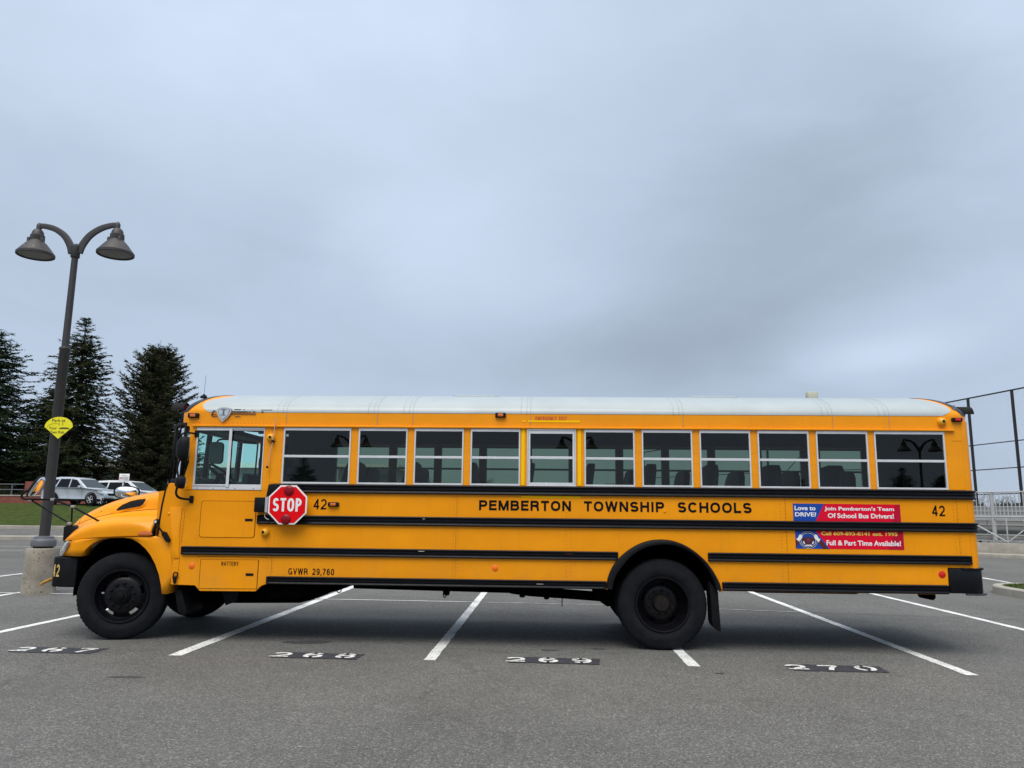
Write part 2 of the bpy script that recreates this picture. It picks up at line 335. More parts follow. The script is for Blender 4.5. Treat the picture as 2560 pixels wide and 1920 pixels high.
# ---- plain sans lettering drawn as strokes (sign-painter's gothic)
def _E(cx, cz, rx, rz, a0, a1, n=14, ex=.88):
    o = []
    for i in range(n+1):
        a = R(a0+(a1-a0)*i/n); c, s = math.cos(a), math.sin(a)
        o.append((cx+rx*math.copysign(abs(c)**ex, c), cz+rz*math.copysign(abs(s)**ex, s)))
    return o
def glyph(ch, w, t):
    L, Rr, B, T = t/2, w-t/2, t/2, 1-t/2; cx = w/2; rx = (w-t)/2; rz = (1-t)/2
    um = .53
    def bowl(z0, z1, xs=.5, k=1.0):      # D-shaped bowl from the left stem
        rr = (z1-z0)/2; x0 = max(L, w*k-t/2-rr*1.0); return [(L, z1), (x0, z1)]+_E(x0, (z0+z1)/2, w*k-t/2-x0, rr, 90, -90, 12, 1)[1:-1]+[(x0, z0), (L, z0)]
    g = {
     'A': [[(t*.45, 0), (cx, 1-t*.1), (w-t*.45, 0)], [(w*.22, .33), (w*.78, .33)]],
     'B': [[(L, 0), (L, 1)], bowl(um, T, k=.95), bowl(B, um)],
     'C': [_E(cx, .5, rx, rz, 38, 322, 26)],
     'D': [[(L, 0), (L, 1)], bowl(B, T)],
     'E': [[(L, 0), (L, 1)], [(L, T), (w, T)], [(L, um), (w*.93, um)], [(L, B), (w, B)]],
     'G': [_E(cx, .5, rx, rz, 40, 330, 26), [(w*.55, .44), (Rr, .44), (Rr, .0)]],
     'H': [[(L, 0), (L, 1)], [(Rr, 0), (Rr, 1)], [(L, um), (Rr, um)]],
     'I': [[(cx, 0), (cx, 1)]],
     'L': [[(L, 0), (L, 1)], [(L, B), (w, B)]],
     'M': [[(L, 0), (L, 1)], [(Rr, 0), (Rr, 1)], [(L*1.2, 1-t*.2), (cx, t*.25), (w-L*1.2, 1-t*.2)]],
     'N': [[(L, 0), (L, 1)], [(Rr, 0), (Rr, 1)], [(L*1.1, 1-t*.15), (w-L*1.1, t*.15)]],
     'O': [_E(cx, .5, rx, rz, 0, 360, 34)],
     'P': [[(L, 0), (L, 1)], bowl(.46, T)],
     'R': [[(L, 0), (L, 1)], bowl(.50, T, k=.96), [(w*.50, .50), (Rr*.92, .40), (Rr, 0)]],
     'S': [_E(cx, (T+.5)/2, rx*.94, (T-.5)/2, 22, 270, 16)+_E(cx, (B+.5)/2, rx, (.5-B)/2, 90, -158, 16)[1:]],
     'T': [[(cx, 0), (cx, 1)], [(0, T), (w, T)]],
     'U': [[(L, 1)]+_E(cx, B+rx, rx, rx, 180, 360, 14)+[(Rr, 1)]],
     'V': [[(t*.45, 1), (cx, t*.1), (w-t*.45, 1)]],
     'W': [[(t*.4, 1), (w*.27, t*.1), (cx, 1-t*.1), (w*.73, t*.1), (w-t*.4, 1)]],
     'X': [[(t*.5, 1), (w-t*.5, 0)], [(t*.5, 0), (w-t*.5, 1)]],
     'Y': [[(t*.45, 1), (cx, .45), (w-t*.45, 1)], [(cx, .48), (cx, 0)]],
     '0': [_E(cx, .5, rx, rz, 0, 360, 30)],
     '1': [[(cx+t/2, 0), (cx+t/2, 1)], [(cx+t/2, .97), (cx*.4, .74)]],
     '2': [_E(cx, T-.27, rx, .27, 165, -25, 14)+[(L, B+.02)], [(0, B), (w, B)]],
     '3': [_E(cx, (T+.52)/2, rx*.93, (T-.52)/2, 155, -90, 14), _E(cx, (B+.52)/2, rx, (.52-B)/2, 90, -155, 14)],
     '4': [[(w*.72, 0), (w*.72, 1)], [(w*.72, 1-t*.4), (t*.45, .30), (t*.45, .30)], [(t*.1, .28), (w, .28)]],
     '5': [[(w*.93, T), (w*.22, T), (L*1.1, .50)], [(L*1.1, .50)]+_E(cx, .34, rx, .34-B, 118, -155, 16)],
     '6': [_E(cx, .33, rx, .33-B, 0, 360, 24), [(L, .33)]+_E(cx, .56, rx, T-.56, 180, 35, 14)],
     '7': [[(0, T), (Rr, T)], [(Rr, T), (w*.52, .45), (w*.34, 0)]],
     '8': [_E(cx, (T+.53)/2, rx*.9, (T-.53)/2, 0, 360, 22), _E(cx, (B+.53)/2, rx, (.53-B)/2, 0, 360, 22)],
     '9': [_E(cx, .67, rx, .33-B, 0, 360, 24), [(Rr, .67)]+_E(cx, .44, rx, .44-B, 0, -145, 14)],
     ',': [[(cx, t*.9), (cx, 0), (cx-t*.4, -t*.9)]], '.': [[(cx, t), (cx, 0)]],
     '-': [[(0, .42), (w, .42)]],
    }
    return g[ch]
def split_corners(pts, t):
    P = [Vector(p) for p in pts]; P = [P[0]]+[b for a, b in zip(P, P[1:]) if (b-a).length > 1e-5]; out = [[P[0]]]
    for i in range(1, len(P)):
        out[-1].append(P[i])
        if i < len(P)-1 and (P[i]-P[i-1]).normalized().dot((P[i+1]-P[i]).normalized()) < .75: out.append([P[i]])
    if len(out) > 1:
        for k, q in enumerate(out):
            if k: q[0] = q[0]+(q[0]-q[1]).normalized()*t*.22
            if k < len(out)-1: q[-1] = q[-1]+(q[-1]-q[-2]).normalized()*t*.22
    return out
def band(pts, t):
    P = [Vector(p) for p in pts]; P = [P[0]]+[b for a, b in zip(P, P[1:]) if (b-a).length > 1e-5]
    closed = (P[0]-P[-1]).length < 1e-4; n = len(P); vs = []
    for i in range(n):
        if closed: a, c = P[i-1 if i else n-2], P[i+1 if i < n-1 else 1]
        else: a, c = P[max(i-1, 0)], P[min(i+1, n-1)]
        d1 = (P[i]-a); d2 = (c-P[i])
        if d1.length < 1e-6: d1 = d2
        if d2.length < 1e-6: d2 = d1
        d1.normalize(); d2.normalize(); n1 = Vector((-d1.y, d1.x)); n2 = Vector((-d2.y, d2.x)); mm_ = (n1+n2)
        if mm_.length < 1e-3: mm_ = n1
        mm_.normalize(); k = 1/max(.55, mm_.dot(n1)); vs += [P[i]+mm_*t/2*k, P[i]-mm_*t/2*k]
    return vs, [(2*i+1, 2*i+3, 2*i+2, 2*i) for i in range(n-1)]
GW = dict(I=.34, M=1.18, W=1.42, L=.80, E=.88, T=.92, F=.85, S=.96, P=.95, O=1.1, C=1.05, G=1.08, N=1.0, H=1.0, B=1.0, R=1.0, A=1.05, V=1.0, Y=1.0)
def strokes_into(mb, body, x0, x1, z0, z1, fn, weight=.16, aspect=.72, gap=.20, mi=0, space=.45):
    # weight and aspect are relative to the cap height; the whole line is fitted into x0..x1
    ws = [(space if c == ' ' else (aspect*(GW.get(c, .86 if c.isdigit() else 1)) if c not in ',.' else weight*1.2)) for c in body]
    tot = sum(ws)+gap*weight/.16*(len(ws)-1); k = (x1-x0)/tot/(z1-z0); x = x0; Hh = z1-z0; q = 0
    for c, w in zip(body, ws):
        wr = w*k
        if c != ' ':
            for pl in glyph(c, wr, weight):
                for seg_ in split_corners(pl, weight):
                    vs, fs = band(seg_, weight); q += 1
                    mb.add([fn(x+v.x*Hh, z0+v.y*Hh, q*.00005) for v in vs], fs, mi)
        x += (wr+gap*weight/.16*k)*Hh
def strokes_xz(name, body, x0, x1, z0, z1, y, mt, parent, **k):
    mb = MB(); strokes_into(mb, body, x0, x1, z0, z1, lambda x, z, q: (x, y-q, z), **k)
    return mb.build(name, mt, parent, smooth=0, recalc=False)
def arc(cx, cz, r, a0, a1, n, rz=None):
    rz = rz or r
    return [(cx+r*math.cos(R(a0+(a1-a0)*i/n)), cz+rz*math.sin(R(a0+(a1-a0)*i/n))) for i in range(n+1)]
def rrect(x0, x1, z0, z1, r, n=5):
    return arc(x1-r, z1-r, r, 0, 90, n)+arc(x0+r, z1-r, r, 90, 180, n)+arc(x0+r, z0+r, r, 180, 270, n)+arc(x1-r, z0+r, r, 270, 360, n)
def sm(a, b, t):
    t = max(0, min(1, (t-a)/(b-a))); return t*t*(3-2*t)
def catmull(P, t):
    n = len(P); x = t*(n-1); i = min(int(x), n-2); f = x-i
    p0 = P[max(i-1, 0)]; p1 = P[i]; p2 = P[i+1]; p3 = P[min(i+2, n-1)]
    return 0.5*((2*p1)+(-p0+p2)*f+(2*p0-5*p1+4*p2-p3)*f*f+(-p0+3*p1-3*p2+p3)*f**3)

# ------------------------------------------------------------------ ground
def gz(x, y):
    w = 1 - sm(-11, -4, x)
    a = sm(26.5, 31.2, y) * 0.50
    return w * a
def asphalt():
    mt = bpy.data.materials.new('asphalt'); mt.use_nodes = True
    t = mt.node_tree; b = t.nodes['Principled BSDF']; b.inputs['Roughness'].default_value = 0.85; b.inputs['Specular IOR Level'].default_value = 0.3
    L = t.links.new; co = t.nodes.new('ShaderNodeTexCoord')
    def noise(sc, det=6, rough=.6, vec=None, dist=0):
        n = t.nodes.new('ShaderNodeTexNoise'); n.inputs['Scale'].default_value = sc; n.inputs['Detail'].default_value = det; n.inputs['Roughness'].default_value = rough; n.inputs['Distortion'].default_value = dist
        L(vec or co.outputs['Object'], n.inputs['Vector']); return n.outputs[0]
    def rmp(v, *st):
        r = t.nodes.new('ShaderNodeValToRGB'); e = r.color_ramp.elements
        e[0].position, e[0].color = st[0][0], (*[st[0][1]]*3, 1); e[1].position, e[1].color = st[-1][0], (*[st[-1][1]]*3, 1)
        for p, c in st[1:-1]:
            q = e.new(p); q.color = (c, c, c, 1)
        L(v, r.inputs[0]); return r.outputs[0]
    def mul(a, c, f=1.0):
        x = t.nodes.new('ShaderNodeMixRGB'); x.blend_type = 'MULTIPLY'; x.inputs[0].default_value = f; L(a, x.inputs[1]); L(c, x.inputs[2]); return x.outputs[0]
    base = t.nodes.new('ShaderNodeRGB'); base.outputs[0].default_value = (0.119, 0.120, 0.114, 1)
    c = mul(base.outputs[0], rmp(noise(0.35, 5), (.3, .83), (.7, 1.14)))
    c = mul(c, rmp(noise(2.5, 6), (.3, .93), (.7, 1.07)))
    vo = t.nodes.new('ShaderNodeTexVoronoi'); vo.inputs['Scale'].default_value = 95; L(co.outputs['Object'], vo.inputs['Vector'])
    sp2 = t.nodes.new('ShaderNodeSeparateColor'); L(vo.outputs['Color'], sp2.inputs[0])
    c = mul(c, rmp(sp2.outputs[0], (0, .58), (.5, .96), (.86, 1.2), (1.0, 2.1)))
    c = mul(c, rmp(noise(420, 2), (.35, .72), (.65, 1.28)))
    # pale flecks
    vo2 = t.nodes.new('ShaderNodeTexVoronoi'); vo2.inputs['Scale'].default_value = 13; L(co.outputs['Object'], vo2.inputs['Vector'])
    c = mul(c, rmp(vo2.outputs['Distance'], (0, 2.4), (.04, 2.0), (.05, 1)))
    # hairline cracks, broken up by noise
    mp = t.nodes.new('ShaderNodeMapping'); mp.inputs['Scale'].default_value = (.16, .30, 1); mp.inputs['Location'].default_value = (3.3, 1.2, 0); L(co.outputs['Object'], mp.inputs[0])
    nn = t.nodes.new('ShaderNodeTexNoise'); nn.inputs['Scale'].default_value = 2; nn.inputs['Detail'].default_value = 6; L(mp.outputs[0], nn.inputs['Vector'])
    va = t.nodes.new('ShaderNodeMixRGB'); va.inputs[0].default_value = .35; L(mp.outputs[0], va.inputs[1]); L(nn.outputs['Color'], va.inputs[2])
    v3 = t.nodes.new('ShaderNodeTexVoronoi'); v3.feature = 'DISTANCE_TO_EDGE'; v3.inputs['Scale'].default_value = 1.4; L(va.outputs[0], v3.inputs['Vector'])
    crack = rmp(v3.outputs['Distance'], (0, .55), (.004, .72), (.008, 1))
    c = mul(c, crack, .35)
    L(c, b.inputs['Base Color'])
    bp = t.nodes.new('ShaderNodeBump'); bp.inputs['Strength'].default_value = .55; bp.inputs['Distance'].default_value = .006
    L(vo.outputs['Distance'], bp.inputs['Height']); L(bp.outputs[0], b.inputs['Normal'])
    return mt
ASP = asphalt()
def line_paint():
    mt = mat('white_line_paint', (0.62, 0.64, 0.62), rough=0.7)
    t = mt.node_tree; b = t.nodes['Principled BSDF']; L = t.links.new; co = t.nodes.new('ShaderNodeTexCoord')
    n = t.nodes.new('ShaderNodeTexNoise'); n.inputs['Scale'].default_value = 30; n.inputs['Detail'].default_value = 9; n.inputs['Roughness'].default_value = .75; L(co.outputs['Object'], n.inputs['Vector'])
    n2 = t.nodes.new('ShaderNodeTexNoise'); n2.inputs['Scale'].default_value = 1.8; n2.inputs['Detail'].default_value = 5; L(co.outputs['Object'], n2.inputs['Vector'])
    a = t.nodes.new('ShaderNodeMath'); a.operation = 'MULTIPLY_ADD'; a.inputs[1].default_value = .55; L(n2.outputs[0], a.inputs[0]); L(n.outputs[0], a.inputs[2])
    r = t.nodes.new('ShaderNodeValToRGB'); r.color_ramp.elements[0].position = .64; r.color_ramp.elements[1].position = .80
    r.color_ramp.elements[0].color = (0.25, 0.26, 0.25, 1); r.color_ramp.elements[1].color = (0.74, 0.76, 0.75, 1)
    L(a.outputs[0], r.inputs[0]); L(r.outputs[0], b.inputs['Base Color'])
    return mt
LNP = line_paint()
LNW = mat('worn_line_paint', (0.36, 0.37, 0.36), rough=0.8, noise=0.6, nscale=5)
DRK = mat('dark_patch_paint', (0.030, 0.032, 0.042), rough=0.75, noise=0.55, nscale=14)
CON = mat('pale_concrete', (0.32, 0.30, 0.26), rough=0.9, noise=0.18, nscale=3, bump=.3, bscale=25)
OIL = mat('oil_stain', (0.045, 0.047, 0.046), rough=0.7, noise=0.5, nscale=9)
def grass_mat():
    mt = mat('grass', (0.055, 0.085, 0.018), rough=0.9, spec=.1)
    t = mt.node_tree; b = t.nodes['Principled BSDF']; L = t.links.new; co = t.nodes.new('ShaderNodeTexCoord')
    n = t.nodes.new('ShaderNodeTexNoise'); n.inputs['Scale'].default_value = 3.5; n.inputs['Detail'].default_value = 10; n.inputs['Roughness'].default_value = .75; L(co.outputs['Object'], n.inputs['Vector'])
    r = t.nodes.new('ShaderNodeValToRGB'); e = r.color_ramp.elements
    e[0].position = .32; e[0].color = (0.030, 0.046, 0.012, 1); e[1].position = .72; e[1].color = (0.095, 0.11, 0.032, 1)
    q = e.new(.5); q.color = (0.052, 0.078, 0.017, 1)
    L(n.outputs[0], r.inputs[0]); L(r.outputs[0], b.inputs['Base Color'])
    n2 = t.nodes.new('ShaderNodeTexNoise'); n2.inputs['Scale'].default_value = 40; n2.inputs['Detail'].default_value = 4; L(co.outputs['Object'], n2.inputs['Vector'])
    bp = t.nodes.new('ShaderNodeBump'); bp.inputs['Strength'].default_value = .8; bp.inputs['Distance'].default_value = .08; L(n2.outputs[0], bp.inputs['Height']); L(bp.outputs[0], b.inputs['Normal'])
    return mt
GRS = grass_mat()

def axis_samples(a):
    o = []
    for lo, hi, n in a: o += [lo+(hi-lo)*i/n for i in range(n)]
    return o+[a[-1][1]]
gxs = axis_samples([(-1500, -100, 6), (-100, -12, 10), (-12, -3, 9), (-3, 100, 6), (100, 1500, 5)])
gys = axis_samples([(-1500, -100, 5), (-100, 26, 8), (26, 32, 12), (32, 200, 8), (200, 1500, 5)])
g = MB(); ny = len(gys)
g.add([(x, y, gz(x, y)) for x in gxs for y in gys], [(i*ny+j, (i+1)*ny+j, (i+1)*ny+j+1, i*ny+j+1) for i in range(len(gxs)-1) for j in range(ny-1)])
tag(g.build('ground', ASP, smooth=60, recalc=False, origin=(0, 0, 0)), kind='structure')

def strip(name, pts, w, z=0.004, mt=LNP, jit=0.0):
    # flat painted line through pts
    mb = MB(); P = [Vector((*p, 0)) for p in pts]; vs = []; n = 0
    dense = []
    for a, b in zip(P, P[1:]):
        k = max(1, int((b-a).length/0.09))
        dense += [a.lerp(b, i/k) for i in range(k)]
    dense.append(P[-1])
    for i, p in enumerate(dense):
        t = (dense[min(i+1, len(dense)-1)]-dense[max(i-1, 0)]).normalized(); nn = Vector((-t.y, t.x, 0))
        for sgn in (1, -1):
            q = p + nn*sgn*(w/2+random.uniform(-jit, jit)); vs.append((q.x, q.y, gz(q.x, q.y)+z))
    fs = [(2*i, 2*i+1, 2*i+3, 2*i+2) for i in range(len(dense)-1)]
    mb.add(vs, fs)
    return tag(mb.build(name, mt, smooth=0, recalc=False), kind='structure')
for (x0, y0, x1, y1) in [(-15.3, -.8, -15.4, 10.4), (-12.45, -.8, -12.6, 10.4), (-9.72, -.8, -9.9, 10.4), (-6.93, -.85, -6.80, 9.6), (-4.0, -.83, -4.05, 9.9), (-1.23, -.81, -1.2, 10),
                         (1.56, -.87, 1.54, 10), (4.30, -1.05, 4.28, 10), (6.86, -.9, 6.76, 10)]:
    strip('parking_line', [(x0, y0), (x1, y1)], 0.15 if x0 == -4.0 else 0.125, jit=.005)
strip('cross_line', [(-20, 5.25), (-9.8, 4.95), (-4.04, 4.77), (-1.2, 4.69)], 0.06, z=.008, jit=.004)
strip('cross_line', [(-1.1, 4.68), (1.04, 4.57), (4.2, 4.0)], 0.045, z=.008, mt=LNW, jit=.008)
strip('cross_line', [(-21, 19.2), (-12, 20.3)], 0.10); strip('cross_line', [(-23, 22.2), (-12, 23.2)], 0.10)
strip('parking_line', [(11.95, 14.6), (11.42, 9.9)], 0.13); strip('parking_line', [(10.9, 12.6), (10.3, 10.1)], 0.12)
strip('seam_crack', [(4.2, 4.0), (5.6, 3.8), (7.6, 3.45), (12, 3.0)], 0.02, z=.003, mt=OIL, jit=.006)
strip('seam_crack', [(-20, 8.3), (-14, 8.5), (-12.6, 8.6), (-10, 8.7)], 0.05, z=.003, mt=OIL, jit=.01)
strip('seam_crack', [(-24, 15.8), (-18, 15.2), (-13, 15.4)], 0.05, z=.003, mt=OIL, jit=.02)
strip('seam_crack', [(-1.0, 9.0), (-.4, 6.5), (.15, 5.6), (.3, 4.9)], 0.02, z=.003, mt=OIL, jit=.01)
def stain(x, y, rx, ry, seed):
    rnd = random.Random(seed); mb = MB(); n = 40; ph = [rnd.uniform(0, 6.28) for _ in range(4)]
    pts = []
    for i in range(n):
        a = 2*math.pi*i/n; k = 1+.14*math.sin(2*a+ph[0])+.10*math.sin(3*a+ph[1])+.06*math.sin(5*a+ph[2])+.04*math.sin(9*a+ph[3])
        pts.append((x+rx*k*math.cos(a), y+ry*k*math.sin(a), .0025))
    mb.add(pts, [tuple(range(n))]); tag(mb.build('oil_stain', OIL, smooth=0, recalc=False), kind='structure')
stain(-2.86, .18, .25, .13, 1); stain(-3.92, -1.93, .16, .05, 3); stain(.05, -.05, .09, .05, 4); stain(.62, .1, .10, .04, 5); stain(1.75, -1.2, .05, .03, 6); stain(-6.9, -2.3, .08, .03, 7)

# stall numbers: white stencil digits on dark repaint patches
def stall(num, x, y, w=1.02):
    mb = MB()
    j = random.uniform(-.02, .02)
    cs = [Vector((x+.09, y+j)), Vector((x+w, y-.02)), Vector((x+w+.03, y+.30)), Vector((x+.13, y+.34))]; rag = []
    for a, c in zip(cs, cs[1:]+cs[:1]):
        for i in range(14): q = a.lerp(c, i/14); rag.append((q.x+random.gauss(0, .006), q.y+random.gauss(0, .006), .005))
    mb.add(rag, [tuple(range(len(rag)))], 0)
    for i, ch in enumerate(num):
        x0 = x+.06+i*.355
        strokes_into(mb, ch, x0, x0+.21, y+.035, y+.29, lambda a, b, q: (a, b, .009+q), mi=1, weight=.20)
        if ch in '689': mb.add([(x0+.085, y+.22, .013), (x0+.115, y+.22, .013), (x0+.115, y+.31, .013), (x0+.085, y+.31, .013)], [(0, 1, 2, 3)], 0)
        if ch in '689': mb.add([(x0+.085, y+.02, .013), (x0+.115, y+.02, .013), (x0+.115, y+.10, .013), (x0+.085, y+.10, .013)], [(0, 1, 2, 3)], 0)
        if ch == '2': mb.add([(x0-.01, y+.075, .013), (x0+.07, y+.095, .013), (x0+.07, y+.115, .013), (x0-.01, y+.095, .013)], [(0, 1, 2, 3)], 0)
        if ch == '0':
            for zz in (.02, .24): mb.add([(x0+.085, y+zz, .013), (x0+.115, y+zz, .013), (x0+.115, y+zz+.07, .013), (x0+.085, y+zz+.07, .013)], [(0, 1, 2, 3)], 0)
    tag(mb.build('stall_number', [DRK, LNP], smooth=0, recalc=False), kind='structure')
stall('267', -5.97, -.81); stall('268', -3.04, -.84); stall('269', -.48, -.86, 1.05); stall('270', 2.46, -.98, 1.04)

# kerbs, bank, upper lot on the left
def sweep_kerb(name, pts, w, h, mt=CON, z0=None):
    mb = MB(); vs = []; P = [Vector((*p, 0)) for p in pts]; dense = []
    for a, b in zip(P, P[1:]):
        k = max(1, int((b-a).length/1.0)); dense += [a.lerp(b, i/k) for i in range(k)]
    dense.append(P[-1])
    for i, p in enumerate(dense):
        t = (dense[min(i+1, len(dense)-1)]-dense[max(i-1, 0)]).normalized(); nn = Vector((-t.y, t.x, 0)); g0 = gz(p.x, p.y) if z0 is None else z0
        for s_, z in ((-.5, -.1), (-.5, h-.02), (-.44, h), (.44, h), (.5, h-.02), (.5, -.1)):
            q = p+nn*s_*w; vs.append((q.x, q.y, g0+z))
    n = len(dense); fs = [(i*6+k, i*6+k+1, (i+1)*6+k+1, (i+1)*6+k) for i in range(n-1) for k in range(5)]
    fs += [(0, 1, 2, 3, 4, 5), tuple((n-1)*6+k for k in range(5, -1, -1))]
    mb.add(vs, fs)
    return mb.build(name, mt, smooth=30)
tag(sweep_kerb('kerb', [(-70, 26.0), (-30, 27.6), (-14, 28.3), (-8, 28.6)], 1.0, .14), kind='structure')
tag(sweep_kerb('kerb', [(-70, 31.0), (-6, 31.0)], .35, .16), kind='structure')
def bank_z(x, y):
    k = 1-sm(-13, -6, x)*0.6
    return gz(x, 31.2) + .12 + (sm(30.4, 37.5, y)*1.24)*k
bk = MB(); xs = axis_samples([(-75, -4, 36)]); ys = axis_samples([(31.15, 37.5, 16)])
bk.add([(x, y, bank_z(x, y)+.03*math.sin(x*1.3+y)) for x in xs for y in ys], [(i*len(ys)+j, (i+1)*len(ys)+j, (i+1)*len(ys)+j+1, i*len(ys)+j+1) for i in range(len(xs)-1) for j in range(len(ys)-1)])
tag(bk.build('grass_bank', GRS, smooth=60, recalc=False), kind='structure')
UP = 1.80
u = MB(); u.add([(-90, 36.6, UP), (-8, 36.6, UP), (-8, 62, UP-.05), (-90, 62, UP-.05), (-90, 36.6, 0), (-8, 36.6, 0), (-8, 62, 0), (-90, 62, 0)], [(0, 1, 2, 3), (4, 5, 1, 0), (5, 6, 2, 1), (6, 7, 3, 2), (7, 4, 0, 3)])
tag(u.build('upper_parking_lot', ASP, smooth=0, origin=(0, 0, 0)), kind='structure')
fl = MB(); fl.add([(-120, 60, UP+.0), (10, 60, 1.2), (10, 160, 1.0), (-120, 160, 1.0)], [(0, 1, 2, 3)])
tag(fl.build('lawn', GRS, smooth=0, recalc=False), kind='structure')
f2 = MB(); f2.add([(17, 60, .05), (90, 25, .05), (400, 200, .05), (-20, 300, .05), (-10, 62, .05)], [(0, 1, 2, 3, 4)])
tag(f2.build('sports_field', GRS, smooth=0, recalc=False), kind='structure')

# island at right
isl = [(q[0], q[1]) for q in ([(22, 3.0), (22, 8.6)] + arc(10.75, 7.6, 1.25, 90, 180, 8) + [(9.5, 4.2)] + arc(10.75, 4.0, 1.25, 180, 270, 8)[1:])]
def inset(pts, d):
    c = Vector((15.5, 6)); o = []
    n = len(pts)
    for i in range(n):
        a = Vector(pts[i-1]); b = Vector(pts[i]); cc = Vector(pts[(i+1) % n]); t = (cc-a).normalized(); nn = Vector((-t.y, t.x))
        if (c-b).dot(nn) < 0: nn = -nn
        o.append(tuple(b+nn*d))
    return o
k = MB(); inn = inset(isl, .18); n = len(isl)
vs = [(*p, -.05) for p in isl] + [(*p, .14) for p in isl] + [(*p, .16) for p in inset(isl, .025)] + [(*p, .16) for p in inn] + [(*p, .0) for p in inn]
k.add(vs, [(r*n+i, r*n+(i+1) % n, (r+1)*n+(i+1) % n, (r+1)*n+i) for r in range(4) for i in range(n)])
tag(k.build('island_kerb', CON, smooth=30), kind='structure')
gi = MB(); gi.add([(*p, .15) for p in inn], [tuple(range(n))])
gi_o = gi.build('island_lawn', GRS, smooth=0, recalc=False); tag(gi_o, kind='structure')
bl = MB(); rnd = random.Random(5)
for _ in range(5200):
    x = rnd.uniform(9.7, 14); y = rnd.uniform(3.2, 8.55)
    if x < 10.75 and y > 7.6 and math.hypot(x-10.75, y-7.6) > 1.02: continue
    a = rnd.uniform(0, 6.28); h = rnd.uniform(.03, .085); w = .006; dx_, dy_ = math.cos(a)*w, math.sin(a)*w; lx, ly = rnd.uniform(-.03, .03), rnd.uniform(-.03, .03)
    bl.add([(x-dx_, y-dy_, .148), (x+dx_, y+dy_, .148), (x+lx, y+ly, .15+h)], [(0, 1, 2)])
tag(bl.build('grass', GRS, smooth=0, recalc=False), kind='stuff')

# ------------------------------------------------------------------ the school bus (near side is the plane y = 0, front at -x)
BW = 2.44; YC = BW/2
bus = root('school_bus', (0, YC, 0), 'long yellow school bus with black rub rails and white roof parked across the stalls', 'bus')
def mir(pts): return [(x, BW-y, z) for x, y, z in pts]

# lower side panel outline with rear wheel arch and battery-box drop
ARCO = [(0.719,.705),(.736,.821),(.797,.959),(.906,1.087),(1.059,1.195),(1.211,1.255),(1.373,1.275),(1.534,1.254),(1.693,1.187),(1.85,1.068),(1.953,.943),(2.033,.798),(2.061,.694)]
ARCI = [(.79,.69),(.815,.80),(.882,.915),(1.014,1.07),(1.188,1.175),(1.371,1.212),(1.554,1.196),(1.744,1.108),(1.889,.963),(1.965,.818),(2.0,.70)]
WB, WT = 1.885, 2.588
low = [(-4.51, .668), (-4.21, .662), (-4.145, .598), (-3.466, .603), (-3.40, .668), (-3.34, .69), (.72, .69)] + [(a+.02*(1 if a < 1.37 else -1), b-.02) for a, b in ARCO] + [(2.07, .69), (4.66, .69), (4.665, .99), (4.95, .99),
       (4.95, WB), (-3.38, WB), (-3.38, 1.80), (-4.455, 1.80), (-4.458, 1.865), (-4.60, 1.882), (-4.635, 1.875), (-4.66, 1.80), (-4.69, 1.60), (-4.705, 1.40), (-4.71, 1.24), (-4.62, 1.20), (-4.54, 1.05), (-4.51, .95)]
for side in (0, 1):
    b = MB(); y0, y1 = (0, .04) if side == 0 else (BW-.04, BW)
    lw = low if side == 0 else low
    b.prism(lw, y0, y1)
    b.build('side_panel', YEL, bus, bevel=.004, bseg=1, smooth=30)
WX = [(-3.232, -2.391)] + [(-2.298+.692*i, -1.691+.692*i) for i in range(9)] + [(3.922, 4.745)]
WX[4] = (-.225, .368)
def window_frame(mb, x0, x1, z0, z1, y0, y1, top=.035, bot=.022, sd_=.018, bar=None):
    mb.box(x0, x1, y0, y1, z1-top, z1); mb.box(x0, x1, y0, y1, z0, z0+bot)
    mb.box(x0, x0+sd_, y0, y1, z0+bot, z1-top); mb.box(x1-sd_, x1, y0, y1, z0+bot, z1-top)
    if bar: mb.box(x0+sd_, x1-sd_, y0+.003, y1-.001, bar[0], bar[1])
def pane(parent, x0, x1, z0, z1, y, mt=GLS):
    mb = MB(); mb.add([(x0, y, z0), (x1, y, z0), (x1, y, z1), (x0, y, z1)], [(0, 1, 2, 3)]); return mb.build('pane', mt, parent, smooth=0, recalc=False)
